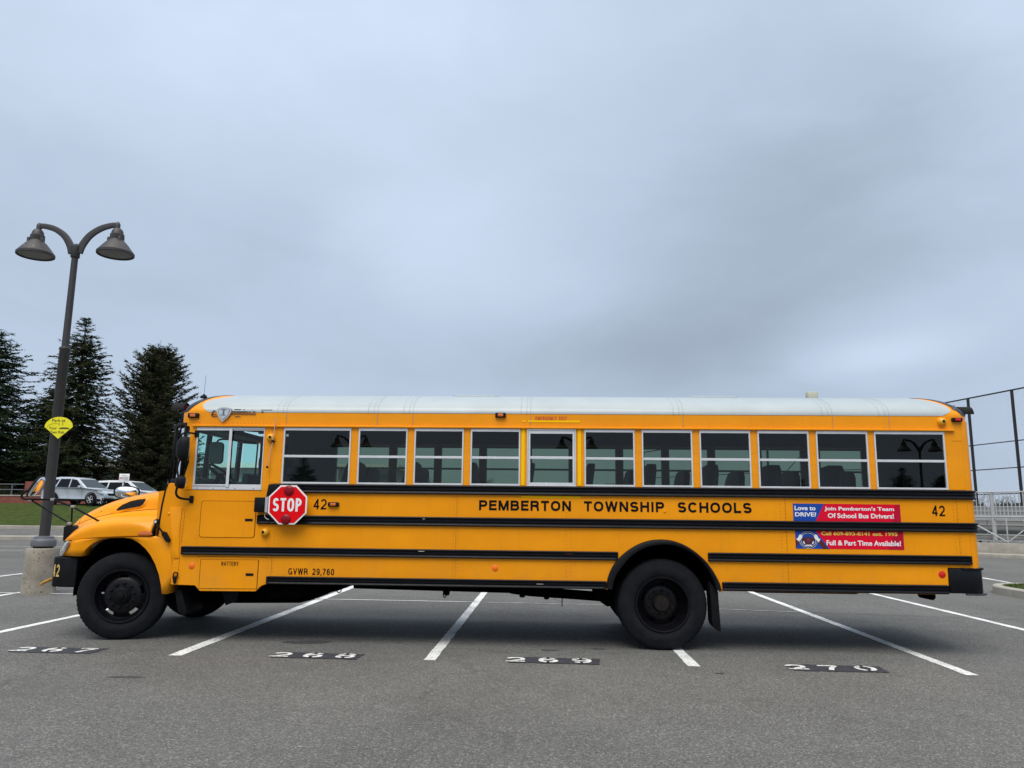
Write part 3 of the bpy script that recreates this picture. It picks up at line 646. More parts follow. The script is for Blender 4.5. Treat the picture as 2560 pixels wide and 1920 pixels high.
for side in (0, 1):
    ins = (lambda a, b: (a, b)) if side == 0 else (lambda a, b: (BW-b, BW-a))
    p = MB(); y0, y1 = ins(0, .035)
    # pillars between the windows
    edges = [-3.38] + [e for w in WX for e in w] + [4.95]
    for i in range(0, len(edges), 2):
        p.box(edges[i], edges[i+1], y0, y1, WB+.001, WT); p.build('window_pillar', YEL, bus, bevel=.003, bseg=1); p = MB()
    # front corner pillar and pillar behind the driver's window (or door)
    p.prism([(-4.458, 1.801), (-4.332, 1.801), (-4.332, WT), (-4.43, WT), (-4.412, 2.40), (-4.402, 2.14), (-4.440, 1.99)], y0, y1); p.build('corner_pillar', YEL, bus, bevel=.003, bseg=1); p = MB()
    p.box(-3.475, -3.381, y0, y1, 1.801, WT)
    p.build('window_pillar', YEL, bus, bevel=.003, bseg=1)
    h = MB(); h.prism([(-4.50, WT+.001), (4.95, WT+.001), (4.95, 2.70), (-4.50, 2.70)], *ins(.004, .03)); 
    h.build('header_panel', YEL, bus)
    rail = MB()      # rain gutter over the windows
    rail.prism([(-4.386, 2.580), (4.862, 2.580), (4.862, 2.603), (-4.386, 2.603)], *ins(-.030, 0.003))
    rail.build('rain_gutter', YEL, bus, bevel=.006, bseg=2)
    for i, (a, bb) in enumerate(WX):
        mb = MB(); z1 = WT-.012
        if i == 4 and side == 0:
            window_frame(mb, a, bb, WB, z1, *ins(-.016, .03), top=.018, bot=.012, sd_=.012)
            window_frame(mb, a+.014, bb-.014, WB+.013, z1-.02, *ins(-.010, .028), top=.036, bot=.030, sd_=.026, bar=(2.214, 2.245))
        else: window_frame(mb, a, bb, WB+.002, z1, *ins(-.010, .03), bar=(2.209, 2.238))
        fr = mb.build('window', SLV, bus, bevel=.002, bseg=1)
        if i == 4 and side == 0: fr['label'] = 'emergency exit window with heavier silver frame'
        yy = ins(.014, .022)[0 if side == 0 else 1]
        pane(fr, a+.018, bb-.018, WB+.024, 2.209, yy); pane(fr, a+.018, bb-.018, 2.238, z1-.035, yy-.006 if side == 0 else yy+.006)
# driver's sliding window
mb = MB(); window_frame(mb, -4.332, -3.473, 1.806, 2.574, -.006, .03, top=.022, bot=.045, sd_=.012)
window_frame(mb, -4.322, -3.878, 1.852, 2.552, -.014, .022, top=.018, bot=.018, sd_=.014)
mb.box(-3.915, -3.878, -.018, .024, 1.84, 2.556)
mb.box(-3.877, -3.485, -.002, .024, 1.852, 1.872); mb.box(-3.877, -3.485, -.002, .024, 2.536, 2.55)
fr = mb.build('window', SLV, bus, bevel=.002, bseg=1); fr['label'] = "driver's sliding side window"
pane(fr, -4.31, -3.915, 1.865, 2.54, .006, GLC); pane(fr, -3.878, -3.485, 1.865, 2.54, .016, GLC)
for xx in (-4.27, -4.07, -3.80, -3.57):
    s_ = MB(); s_.lathe([(.006, -.009), (.006, 0)], (xx, 0, 1.822), 'y', 6); s_.build('screw', BLM, fr)

# roof shell: shared surface, cross section half ellipse on a short upright
def roof_pt(x, v, off=0.0):
    t = 0.0; yi = 0.0
    if x < -4.20:
        k = min(1, (-4.20-x)/.475); t = k
    elif x > 4.72: t = min(1, (x-4.72)/.455)
    h = max(0, 1-t**2.5)**(1/2.2); yi = .55*(1-max(0, 1-t**3.2)**(1/2.2))
    hh = (.352*h + off)
    if v < .08:
        return (x, yi-off, 2.60+.16*v/.08)
    th = (v-.08)/.92*math.pi
    return (x, YC-(YC-yi+off)*math.cos(th), 2.76+hh*math.sin(th))
XS = axis_samples([(-4.675, -4.5, 10), (-4.5, -4.2, 10), (-4.2, 4.72, 30), (4.72, 5.0, 10), (5.0, 5.175, 10)])
def shell(x_at, nv, nu, off, name, mt, v0=0.0, v1=1.0, **k):
    b = MB()
    def P(uu, vv):
        v = v0+(v1-v0)*vv; return roof_pt(x_at(uu, v), v, off)
    b.grid(P, nu, nv, flip=True); return b.build(name, mt, bus, smooth=40, recalc=False, **k)
def xmap(u, v):
    i = u*(len(XS)-1); a = int(min(i, len(XS)-2)); return XS[a]+(XS[a+1]-XS[a])*(i-a)
shell(xmap, 72, len(XS), 0.0, 'roof', YEL)
# white painted top: rounded at both ends
def xb_front(v):
    s = abs(v-.54)/.46       # 1 at the eaves, 0 on the centre line
    pts = [(0, -3.95), (.4, -4.04), (.578, -4.163), (.658, -4.257), (.74, -4.302), (.81, -4.306), (.90, -4.272), (.96, -4.235), (1.0, -4.19)]
    for (a, b), (c, d) in zip(pts, pts[1:]):
        if s <= c: return b+(d-b)*(s-a)/(c-a)
    return pts[-1][1]
def xb_rear(v):
    s = abs(v-.54)/.46
    pts = [(0, 4.55), (.4, 4.64), (.57, 4.735), (.66, 4.79), (.74, 4.836), (.855, 4.865), (.91, 4.84), (.944, 4.80), (1.0, 4.73)]
    for (a, b), (c, d) in zip(pts, pts[1:]):
        if s <= c: return b+(d-b)*(s-a)/(c-a)
    return pts[-1][1]
shell(lambda u, v: xb_front(v)+(xb_rear(v)-xb_front(v))*u, 96, 60, .004, 'roof_top', WHT, v0=.083, v1=.997)
# black caps that carry the warning lights
def cap(sgn):
    def xa(u, v):
        s = abs(v-.54)/.46
        if sgn < 0:
            xi = -4.22-.30*min(1, s**2.2); return xi+(-4.672-xi)*u**.6
        xi = 4.72+.31*min(1, s**2.0); return xi+(5.172-xi)*u**.6
    b = MB(); b.grid(lambda a, c: roof_pt(xa(a, .095+.89*c), .095+.89*c, .006), 14, 60); return b.build('light_hood', BLK, bus, smooth=50)
cap(-1); cap(1)
# upright front and rear faces under the caps
fb = MB(); fb.prism([(.25, 2.58), (BW-.25, 2.58), (BW-.25, 2.80), (BW-.45, 2.92), (BW-.8, 2.99), (.8, 2.99), (.45, 2.92), (.25, 2.80)], -4.675, -4.60, 'x'); fb.build('front_header', BLK, bus, bevel=.02)
rw = MB()
rc = [(4.949, 0)]+[(q[0], q[1]) for q in arc(4.95, .12, .12, -90, 0, 8)]+[(5.07, BW-.12)]+arc(4.95, BW-.12, .12, 0, 90, 8)[1:]+[(4.949, BW), (4.949, BW-.04), (5.0, BW-.06), (5.03, BW-.14), (5.03, .14), (5.0, .06), (4.949, .04)]
rw.prism(rc, .99, 2.70, 'z'); rw.build('rear_panel', YEL, bus, smooth=40)
# panel over the rear face, up to the cap
rt = MB(); rt.prism([(.14, 2.68), (BW-.14, 2.68), (BW-.2, 2.80), (BW-.45, 2.90), (BW-.8, 2.98), (.8, 2.98), (.45, 2.90), (.2, 2.80)], 4.98, 5.10, 'x'); rt.build('rear_header', BLK, bus, bevel=.02)
for yy in (.55, BW-.95):
    mb = MB(); mb.prism(rrect(yy, yy+.40, 1.95, 2.50, .06), 5.065, 5.076, 'x'); mb.build('rear_window', BLK, bus)
mb = MB(); mb.prism(rrect(.85, 1.59, 1.05, 2.60, .05), 5.066, 5.085, 'x'); mb.prism(rrect(.95, 1.49, 1.95, 2.5, .05), 5.086, 5.09, 'x', 1); mb.build('rear_door', [YEL, BLK], bus, bevel=.004)

# warning light visors front and rear
def visor(x, sg, y):
    mb = MB(); n = 10; vs = []
    for i in range(n+1):
        a = math.pi*i/n
        for xx, rr in ((x-.03*sg, .105), (x+.13*sg, .105), (x+.13*sg, .097), (x-.03*sg, .095)):
            vs.append((xx, y+rr*math.cos(a), 2.825+rr*math.sin(a)))
    fs = [(i*4+k, i*4+(k+1) % 4, (i+1)*4+(k+1) % 4, (i+1)*4+k) for i in range(n) for k in range(4)] + [(0, 1, 2, 3), (n*4+3, n*4+2, n*4+1, n*4)]
    mb.add(vs, fs); v = mb.build('light_visor', BLM, bus)
    l = MB(); l.lathe([(.0, x+.01*sg), (.05, x+.009*sg), (.08, x+.002*sg), (.085, x-.02*sg)] if sg > 0 else [(.085, x-.02*sg), (.08, x+.002*sg), (.05, x+.009*sg), (.0, x+.01*sg)], (0, y, 2.82), 'x', 20)
    l.build('warning_light', LENSR if abs(y-YC) > .75 else AMB, v)
for y in (.38, .68, BW-.68, BW-.38): visor(-4.69, -1, y); visor(5.14, 1, y)
# small housing bulges that show beyond the ends
# rub rails
def rub(name, x0, x1, z0, z1, side=0, rear=False, front_round=True):
    H = z1-z0
    prof = [(.0, 0), (-.026, .03), (-.032, .14), (-.026, .30), (-.016, .36), (-.016, .42), (-.029, .50), (-.029, .62), (-.016, .68), (-.016, .74), (-.030, .80), (-.036, .90), (-.028, .98), (0, 1.0)]
    b = MB(); path = [(x0, 0.)]
    N_ = 24
    path = [(x0, .0, 1.0)] + [(x0+(x1-x0)*i/N_, 0, 1.0) for i in range(1, N_+1)]
    pts = []
    def ends(x): 
        d = min(x-x0, (x1-x) if not rear else 9); return 1-.0
    xs_ = [x0, x0+.012, x0+.035] + [x0+.05+(x1-x0-.1)*i/12 for i in range(13)] + ([x1-.035, x1-.012, x1] if not rear else [x1-.03, x1])
    rows = []
    for x in xs_:
        d0 = x-x0; d1 = (x1-x) if not rear else 9; d = min(d0, d1); s = .55 if d < .001 else .85 if d < .02 else 1.0
        hz = .86 if d < .001 else .96 if d < .02 else 1
        rows.append([(x, (py*s-.001) if 0 < i < len(prof)-1 else 0.002, z0+H*(.5+(pz-.5)*hz)) for i, (py, pz) in enumerate(prof)])
    if rear:      # wraps round the rear corner
        for a in range(1, 10):
            an = R(-90+a*10); cx, cy = 4.95, .12
            row = []
            for i, (py, pz) in enumerate(prof):
                rr = .12-(py-.001 if 0 < i < len(prof)-1 else .0)
                row.append((cx+rr*math.cos(an), cy+rr*math.sin(an), z0+H*pz))
            rows.append(row)
        rows.append([(5.07-py, .45, z0+H*pz) for (py, pz) in prof])
    if side: rows = [[(x, BW-y, z) for x, y, z in r] for r in rows]
    n = len(prof); b.add([p for r in rows for p in r], [(i*n+k, i*n+k+1, (i+1)*n+k+1, (i+1)*n+k) for i in range(len(rows)-1) for k in range(n-1)] + [tuple(range(n)), tuple((len(rows)-1)*n+k for k in range(n-1, -1, -1))])
    return b.build('rub_rail', BLK, bus, smooth=28)
for sd2 in (0, 1):
    rub('A', -3.36, 4.95, 1.774, 1.884, sd2, rear=True)
    rub('B', -3.50, 4.95, 1.396, 1.508, sd2, rear=True)
    rub('C', -4.41, .862, 1.022, 1.126, sd2); rub('C', 1.913, 4.944, 1.026, 1.132, sd2)
    rub('D', -3.34, .722, .690, .786, sd2); rub('D', 2.068, 4.655, .692, .798, sd2)
sl = MB(); sl.prism([(-3.375, 1.874), (-3.30, 1.878), (-3.22, 1.878), (-3.22, 1.78), (-3.33, 1.70), (-3.40, 1.70)], -.034, 0); sl.build('stop_arm_mount', BLM, bus, bevel=.004)
sc_ = MB(); scm = [mat('bare_scratch', (.55, .5, .38), .7), mat('red_scratch', (.12, .02, .02), .6)]
for q in ((-1.51, -1.44, 1.098, 1.104, 0), (-1.47, -1.445, 1.478, 1.484, 0), (.24, .33, 1.09, 1.094, 1), (-.10, -.02, .74, .744, 0)):
    sc_ = MB(); sc_.box(q[0], q[1], -.036, -.026, q[2], q[3]); sc_.build('scratch', scm[q[4]], bus, smooth=0)
# rivets: rail bolts, panel seams, header row
rv = MB()
def rivet(x, z, y=-.0, r=.0045):
    rv.add([(x-r, y-.001, z-r), (x+r, y-.001, z-r), (x+r, y-.001, z+r), (x-r, y-.001, z+r), (x, y-.004, z)], [(0, 1, 4), (1, 2, 4), (2, 3, 4), (3, 0, 4)])
for x in np.arange(-4.30, -3.36, .047): rivet(x, 2.628)
for x in np.arange(-3.3, 4.85, .16): rivet(x, 2.622, r=.003)
for x in (-4.40, -4.425, -4.455, -4.48): 
    for z in np.arange(1.19, 1.57, .045): rivet(x, z+random.uniform(-.01, .01))
for z in np.arange(.70, .99, .05): rivet(-4.42, z); rivet(-4.46, z+.02)
for sx in (-3.33, -1.10, .25, 2.78, 4.78):
    for z in list(np.arange(.83, 1.0, .04))+list(np.arange(1.16, 1.38, .04))+list(np.arange(1.54, 1.76, .04)):
        rivet(sx, z); rivet(sx+.055, z+.01)
for e in edges[1:-1]: 
    for z in (1.93, 2.05, 2.17, 2.30, 2.42, 2.54): rivet(e+(.022 if edges.index(e) % 2 == 0 else -.022), z, r=.0035)
rv.build('rivets', RIV, bus, smooth=0, recalc=False)['kind'] = 'stuff'
# panel joints
sm_ = MB()
def seam(x0, z0, x1, z1, w=.003, y=-.0012):
    d = Vector((x1-x0, z1-z0)).normalized(); n_ = Vector((-d.y, d.x))*w/2
    q = MB(); q.add([(x0-n_.x, y, z0-n_.y), (x1-n_.x, y, z1-n_.y), (x1+n_.x, y, z1+n_.y), (x0+n_.x, y, z0+n_.y)], [(0, 1, 2, 3)]); q.build('panel_seam', SEAM, bus, smooth=0, recalc=False)
seam(-4.43, .668, -4.42, 1.02); seam(-4.42, 1.13, -4.40, 1.57); seam(-3.29, .80, -3.29, 1.02); seam(-3.31, 1.78, -3.30, 1.89)
seam(-4.455, 1.795, -4.335, 1.795); seam(-3.475, 1.78, -3.475, 1.81)
for sx in (-1.07, 2.84, 4.82):
    seam(sx, .80, sx, 1.02, .002); seam(sx, 1.13, sx, 1.39, .002); seam(sx, 1.51, sx, 1.77, .002)
seam(-4.21, 1.003, -3.35, 1.003, .004)
seam(4.83, 2.465, 4.95, 2.465, .003)
# rivets and overlaps on the roof
rr = MB(); gs = MB()
for sx in (-3.33, -2.19, -1.75, -.30, 1.55, 3.33, 4.0):
    for dxx in (0, .07):
        for i in range(40):
            v = .085+.83*i/39; p = roof_pt(sx+dxx, v, .005); r = .0055
            q = roof_pt(sx+dxx, v+.006, .005)
            d = Vector(q)-Vector(p); d.normalize(); d *= r
            rr.add([(p[0]-r, p[1]-d.y, p[2]-d.z), (p[0]+r, p[1]-d.y, p[2]-d.z), (p[0]+r, p[1]+d.y, p[2]+d.z), (p[0]-r, p[1]+d.y, p[2]+d.z)], [(0, 1, 2, 3)])
    gs.grid(lambda a, c: roof_pt(sx+.115+.004*a, .0+.99*c, .0055), 2, 70, flip=True)
rr.build('roof_rivets', GRYS, bus, smooth=0, recalc=False)['kind'] = 'stuff'; gs.build('roof_seam', GRYS, bus, smooth=0, recalc=False)
for cx in (-.95, 2.25):
    h = MB(); h.prism(rrect(cx-.33, cx+.33, .90, 1.54, .08), 3.10, 3.135, 'z'); h.build('roof_hatch', WHT, bus, bevel=.012)
v = MB(); v.prism(rrect(3.566, 3.705, 1.15, 1.29, .03), 3.10, 3.24, 'z'); v.build('roof_vent', mat('cream_vent', (.42, .43, .34), .6), bus, bevel=.012)
a = MB(); a.lathe([(.045, 0), (.045, .012), (.02, .03), (.014, .05), (.0, .055)], (-4.462, .40, 3.0)); a.tube([(-4.462, .40, 3.04), (-4.455, .40, 3.30)], .0022, 5); a.tube([(-4.50, .40, 3.015), (-4.43, .40, 3.02)], .02, 8)
a.build('antenna', BLM, bus)

# windshield and its black surround: bent round the corners
plan = [(-4.45, .02), (-4.54, .07), (-4.63, .17), (-4.665, .32), (-4.675, .62), (-4.68, YC)]
plan_low = [(-4.47, .02), (-4.57, .07), (-4.66, .17), (-4.705, .32), (-4.72, .62), (-4.725, YC)]
def ws_pt(s, t, off=0.0):
    s2 = s if s <= 1 else 2-s
    A = catmull([Vector(p) for p in plan], s2); B = catmull([Vector(p) for p in plan_low], s2); p = A.lerp(B, 1-t)
    y = p.y if s <= 1 else BW-p.y
    return (p.x-off, y-(off*.7 if s < .5 else (-off*.7 if s > 1.5 else 0)), 1.86+(2.63-1.86)*t)
def wsgrid(s0, s1, t0, t1, nu, nv, off, name, mt, **k):
    b = MB(); b.grid(lambda u, v: ws_pt(s0+(s1-s0)*u, t0+(t1-t0)*v, off), nu, nv); return b.build(name, mt, bus, smooth=40, recalc=False, **k)
wsgrid(.50, .97, .04, .97, 16, 6, 0, 'windshield', GLC); wsgrid(1.03, 1.50, .04, .97, 16, 6, 0, 'windshield', GLC)
wsgrid(.06, .40, .10, .93, 8, 6, 0, 'quarter_window', GLC); wsgrid(1.60, 1.94, .10, .93, 8, 6, 0, 'quarter_window', GLC)
b = MB()
for (s0, s1, t0, t1) in [(0, .06, 0, 1), (.40, .50, 0, 1), (.97, 1.03, 0, 1), (1.5, 1.6, 0, 1), (1.94, 2, 0, 1), (.06, .40, 0, .10), (.06, .40, .93, 1), (1.6, 1.94, 0, .1), (1.6, 1.94, .93, 1), (.5, .97, 0, .04), (.5, .97, .97, 1), (1.03, 1.5, 0, .04), (1.03, 1.5, .97, 1)]:
    b.grid(lambda u, v: ws_pt(s0+(s1-s0)*u, t0+(t1-t0)*v, .024 if s0 in (.40, 1.5) else .008), 12, 3)
b.build('windshield_frame', BLM, bus, recalc=False, smooth=40, solid=.03)
# brow over the windshield
br = MB(); br.prism([(-4.30, 0.0), (-4.44, .0), (-4.50, .015), (-4.505, .06), (-4.45, .10), (-4.30, .10)], 2.633, 2.662, 'z'); br.build('windshield_brow', YEL, bus, bevel=.008)
br = MB(); br.prism([(-4.30, BW), (-4.44, BW), (-4.50, BW-.015), (-4.505, BW-.06), (-4.45, BW-.10), (-4.30, BW-.10)], 2.633, 2.662, 'z'); br.build('windshield_brow', YEL, bus, bevel=.008)
br = MB(); br.prism([(-4.30, .1), (-4.50, .1), (-4.64, .25), (-4.69, .5), (-4.70, YC), (-4.69, BW-.5), (-4.64, BW-.25), (-4.50, BW-.1), (-4.30, BW-.1)], 2.60, 2.665, 'z'); br.build('brow_underside', BLM, bus, bevel=.008)
# cowl in front of the windshield
cw = MB(); cw.prism([(-4.44, 0.04), (-4.60, .04), (-4.70, .10), (-4.78, .35), (-4.84, .8), (-4.84, BW-.8), (-4.78, BW-.35), (-4.70, BW-.1), (-4.60, BW-.04), (-4.44, BW-.04)], 1.10, 1.868, 'z'); cw.build('cowl', YEL, bus, bevel=.02)

# hood and fenders: one smooth skin from control rows (nose -> cowl)
U = [0, .08, .2, .35, .5, .7, .88, 1]
T = dict(
 z=[[1.165,1.172,1.187,1.205,1.216,1.228,1.234,1.238],
    [1.168,1.22,1.285,1.34,1.37,1.385,1.370,1.32],
    [1.175,1.265,1.345,1.405,1.44,1.462,1.462,1.44],
    [1.22,1.305,1.375,1.43,1.465,1.49,1.505,1.505],
    [1.285,1.355,1.42,1.475,1.51,1.54,1.56,1.565],
    [1.33,1.42,1.505,1.585,1.64,1.69,1.725,1.74],
    [1.345,1.465,1.56,1.65,1.71,1.765,1.795,1.808],
    [1.355,1.50,1.615,1.715,1.775,1.825,1.85,1.86]],
 y=[[.10,.055,.025,.006,0,0,0,0],
    [.12,.07,.04,.015,.008,.006,.006,.012],
    [.20,.18,.16,.14,.13,.12,.11,.10],
    [.30,.30,.29,.28,.27,.26,.24,.22],
    [.40,.39,.38,.37,.36,.33,.30,.28],
    [.52,.50,.48,.46,.44,.40,.36,.33],
    [.76,.74,.72,.70,.68,.65,.62,.60],
    [YC]*8],
 xf=[-5.93,-5.95,-5.985,-6.04,-6.08,-6.13,-6.215,-6.27])
def row_interp(vals, u):
    for i in range(len(U)-1):
        if u <= U[i+1] or i == len(U)-2:
            f = (u-U[i])/(U[i+1]-U[i]); p0 = vals[max(i-1, 0)]; p1 = vals[i]; p2 = vals[i+1]; p3 = vals[min(i+2, len(U)-1)]
            return .5*(2*p1+(-p0+p2)*f+(2*p0-5*p1+4*p2-p3)*f*f+(-p0+3*p1-3*p2+p3)*f**3)
def hood_pt(u, v):
    zs = [row_interp(T['z'][k], u) for k in range(8)]; ys = [row_interp(T['y'][k], u) for k in range(8)]
    P = [Vector((T['xf'][k]+(-4.80-T['xf'][k])*u, ys[k], zs[k])) for k in range(8)]
    return catmull(P, v)
for side in (0, 1):
    b = MB()
    def HP(a, c):
        p = hood_pt(a, c); return (p.x, p.y if side == 0 else BW-p.y, p.z)
    b.grid(HP, 46, 58, flip=(side == 1))
    b.build('hood', YEL, bus, smooth=60, recalc=False, solid=.01)
# dark gap between hood and cowl
for side in (0, 1):
    gp = [hood_pt(1.0, v) for v in np.linspace(0.02, .97, 30)]
    b = MB(); b.tube([((p.x+.012), p.y+.008 if side == 0 else BW-p.y-.008, p.z-.004) for p in gp], .016, 6); b.build('hood_gap_seal', BLM, bus)
    b = MB(); b.tube([(x, .004 if side == 0 else BW-.004, z) for x, z in [(-4.650, 1.868), (-4.668, 1.80), (-4.697, 1.60), (-4.712, 1.40), (-4.716, 1.25)]], .0135, 6); b.build('hood_gap_seal', BLM, bus)
    b = MB(); b.prism([(-4.80, 1.24), (-4.70, 1.24), (-4.68, 1.60), (-4.66, 1.80), (-4.80, 1.78)], .10 if side == 0 else BW-.10, .14 if side == 0 else BW-.14); b.build('cowl_inner_panel', YEL, bus)
# seam between hood side and fender, and belt-line seam
for side in (0, 1):
    b = MB(); f = (lambda p: (p.x, p.y, p.z)) if side == 0 else (lambda p: (p.x, BW-p.y, p.z))
    b.tube([f(hood_pt(u, 4/7.)+Vector((0, -.001, .001))) for u in np.linspace(0, 1, 40)], .0030, 5)
    b.tube([f(hood_pt(.10, v)+Vector((0, -.001, .001))) for v in np.linspace(4/7., 1, 24)], .0022, 5)
    b.build('hood_seam', SEAM, bus, smooth=0)
# air intake in the side of the hood
def proj_hood(x, z):     # find the hood point with this x and z
    best = None
    for u in np.linspace(.1, 1, 46):
        for v in np.linspace(.40, .95, 46):
            p = hood_pt(u, v); d = (p.x-x)**2+(p.z-z)**2
            if best is None or d < best[0]: best = (d, u, v)
    return best[1], best[2]
def fine_proj(x, z, u, v):
    for _ in range(14):
        p = hood_pt(u, v); e = 1e-3; pu = (hood_pt(min(u+e, 1), v)-p)/e; pv = (hood_pt(u, v+e)-p)/e
        a = np.array([[pu.x, pv.x], [pu.z, pv.z]]); r0 = np.array([x-p.x, z-p.z])
        try: du = np.linalg.solve(a+np.eye(2)*1e-6, r0)
        except Exception: break
        u = min(.995, max(.05, u+du[0]*.7)); v = min(.98, max(.35, v+du[1]*.7))
    return u, v
SC = [(-5.472,1.535),(-5.445,1.572),(-5.40,1.607),(-5.30,1.650),(-5.20,1.672),(-5.085,1.684),(-5.078,1.668),(-5.10,1.615),(-5.14,1.590),(-5.24,1.572),(-5.36,1.548),(-5.44,1.530)]
SCO = [(-5.56,1.50),(-5.50,1.585),(-5.42,1.636),(-5.31,1.680),(-5.19,1.700),(-5.055,1.708),(-5.045,1.680),(-5.07,1.606),(-5.12,1.572),(-5.24,1.550),(-5.36,1.524),(-5.46,1.500)]
def on_hood(pts, off):
    o = []
    for x, z in pts:
        u, v = proj_hood(x, z); u, v = fine_proj(x, z, u, v); p = hood_pt(u, v); e = .01
        nrm = (hood_pt(min(1, u+e), v)-hood_pt(u-e, v)).cross(hood_pt(u, v+e)-hood_pt(u, v-e)).normalized()
        if nrm.y > 0: nrm = -nrm
        o.append(p+nrm*off)
    return o
inn_, out_ = on_hood(SC, .016), on_hood(SCO, .001)
sc_c = (sum(p[0] for p in SC)/len(SC), sum(p[1] for p in SC)/len(SC))
rings_ = [on_hood([(sc_c[0]+(x-sc_c[0])*k, sc_c[1]+(z-sc_c[1])*k) for x, z in SC], .013) for k in (1.0, .75, .5, .25)]; cen_ = on_hood([sc_c], .013)[0]
for side in (0, 1):
    f = (lambda p: (p.x, p.y, p.z)) if side == 0 else (lambda p: (p.x, BW-p.y, p.z))
    b = MB(); n = len(inn_)
    mid = [(a*.30+c*.70)+Vector((0, -.006, .006)) for a, c in zip(out_, inn_)]
    b.add([f(p) for p in out_+mid+inn_], [(r*n+i, r*n+(i+1) % n, (r+1)*n+(i+1) % n, (r+1)*n+i) for r in range(2) for i in range(n)])
    o = b.build('air_intake', YEL, bus, smooth=60)
    c = sum(inn_, Vector())/n
    d = MB(); d.add([f(p) for R_ in rings_ for p in R_]+[f(cen_)], [(r*n+i, r*n+(i+1) % n, (r+1)*n+(i+1) % n, (r+1)*n+i) for r in range(len(rings_)-1) for i in range(n)]+[((len(rings_)-1)*n+i, (len(rings_)-1)*n+(i+1) % n, len(rings_)*n) for i in range(n)])
    o2 = d.build('intake_screen', BLM, o, smooth=0)
# fender skirt: strip between the wheel arch and the outer edge
A_ = [(-5.655,.985),(-5.60,1.075),(-5.53,1.14),(-5.45,1.182),(-5.36,1.204),(-5.24,1.213),(-5.13,1.212),(-5.04,1.199),(-4.94,1.150),(-4.86,1.087),(-4.79,1.01),(-4.72,.90),(-4.665,.78),(-4.63,.66),(-4.612,.556)]
B_ = [(-5.955,.986),(-5.945,1.06),(-5.915,1.14),(-5.84,1.172),(-5.66,1.19),(-5.40,1.214),(-5.13,1.224),(-4.96,1.233),(-4.80,1.238),(-4.70,1.236),(-4.61,1.20),(-4.555,1.09),(-4.52,.95),(-4.508,.78),(-4.55,.556)]
for side in (0, 1):
    b = MB(); n = len(A_); K = 6
    def FP(i, k):
        t = k/K; a = Vector(A_[i]); c = Vector(B_[i]); p = a.lerp(c, t)
        xfront = sm(-5.66, -5.96, p.x); y = .010+.10*xfront**1.5 - .012*math.sin(math.pi*t)
        y += .03*(1-t)**3*0
        return (p.x, (y if side == 0 else BW-y), p.y)
    vs = [FP(i, k_) for i in range(n) for k_ in range(K+1)]
    # inner lip
    lip = [(A_[i][0], (.16 if side == 0 else BW-.16), A_[i][1]) for i in range(n)]
    leg = [(B_[i][0]+.0, (.30 if side == 0 else BW-.30), B_[i][1]) for i in range(n)]
    b.add(vs, [(i*(K+1)+k_, (i+1)*(K+1)+k_, (i+1)*(K+1)+k_+1, i*(K+1)+k_+1) for i in range(n-1) for k_ in range(K)])
    b.add([vs[i*(K+1)] for i in range(n)]+lip, [(i, i+1, n+i+1, n+i) for i in range(n-1)])
    b.add([vs[i*(K+1)+K] for i in range(n)]+leg, [(i, i+1, n+i+1, n+i) for i in range(9, n-1)])
    b.build('fender', YEL, bus, smooth=50, weld=True, solid=.008)
    b = MB(); sy = (lambda y: y) if side == 0 else (lambda y: BW-y)
    pts = [(hood_pt(u, 0)) for u in np.linspace(.02, 1, 26)]
    b.tube([(p.x, sy(p.y-.002), p.z-.004) for p in pts], .0042, 5)
    b.build('fender_seam', SEAM, bus, smooth=0)
    # headlight set into the front corner of the fender
    b = MB()
    HL = [(-5.962,1.000),(-5.952,1.06),(-5.925,1.12),(-5.893,1.160),(-5.82,1.164),(-5.835,1.12),(-5.875,1.06),(-5.925,1.005)]
    def hy(x): return .002+.10*sm(-5.66, -5.96, x)**1.5-.020
    ctr = (-5.90, hy(-5.90)-.014, 1.09)
    vs = [(x, sy(hy(x)), z) for x, z in HL]+[((x*.6+ctr[0]*.4), sy(hy(x)-.012), z*.6+ctr[2]*.4) for x, z in HL]+[(ctr[0], sy(ctr[1]-.004), ctr[2])]
    m_ = len(HL); b.add(vs, [(i, (i+1) % m_, m_+(i+1) % m_, m_+i) for i in range(m_)]+[(m_+i, m_+(i+1) % m_, 2*m_) for i in range(m_)])
    b.build('headlight', mat('headlight_lens', (.34, .36, .36), .12, coat=.8, noise=.35, nscale=22), bus, smooth=60)
    b = MB(); pt = arc(-4.873, 1.249, .094, 0, 180, 10, .052); b.prism(pt, sy(-.012), sy(.02)); b.build('side_marker_light', AMB, bus, bevel=.006)
    # wheel well liner
    b = MB(); yo, yi_ = sy(.14), sy(.62)
    W_ = [(q[0], q[1]) for q in arc(-5.13, .56, .66, -5, 185, 16)]
    vs = [(x, yo, z) for x, z in W_]+[(x, yi_, z) for x, z in W_]; n_ = len(W_)
    b.add(vs, [(i, i+1, n_+i+1, n_+i) for i in range(n_-1)]+[tuple(range(n_, 2*n_))]); b.build('wheel_well', CHS, bus, smooth=50)
# inner flare panel visible through the arch
b = MB(); b.prism([(-4.99, 1.19), (-4.83, 1.19), (-4.83, 1.05), (-4.90, 1.13), (-4.99, 1.16)], .30, .33); b.build('inner_fender', YEL, bus)
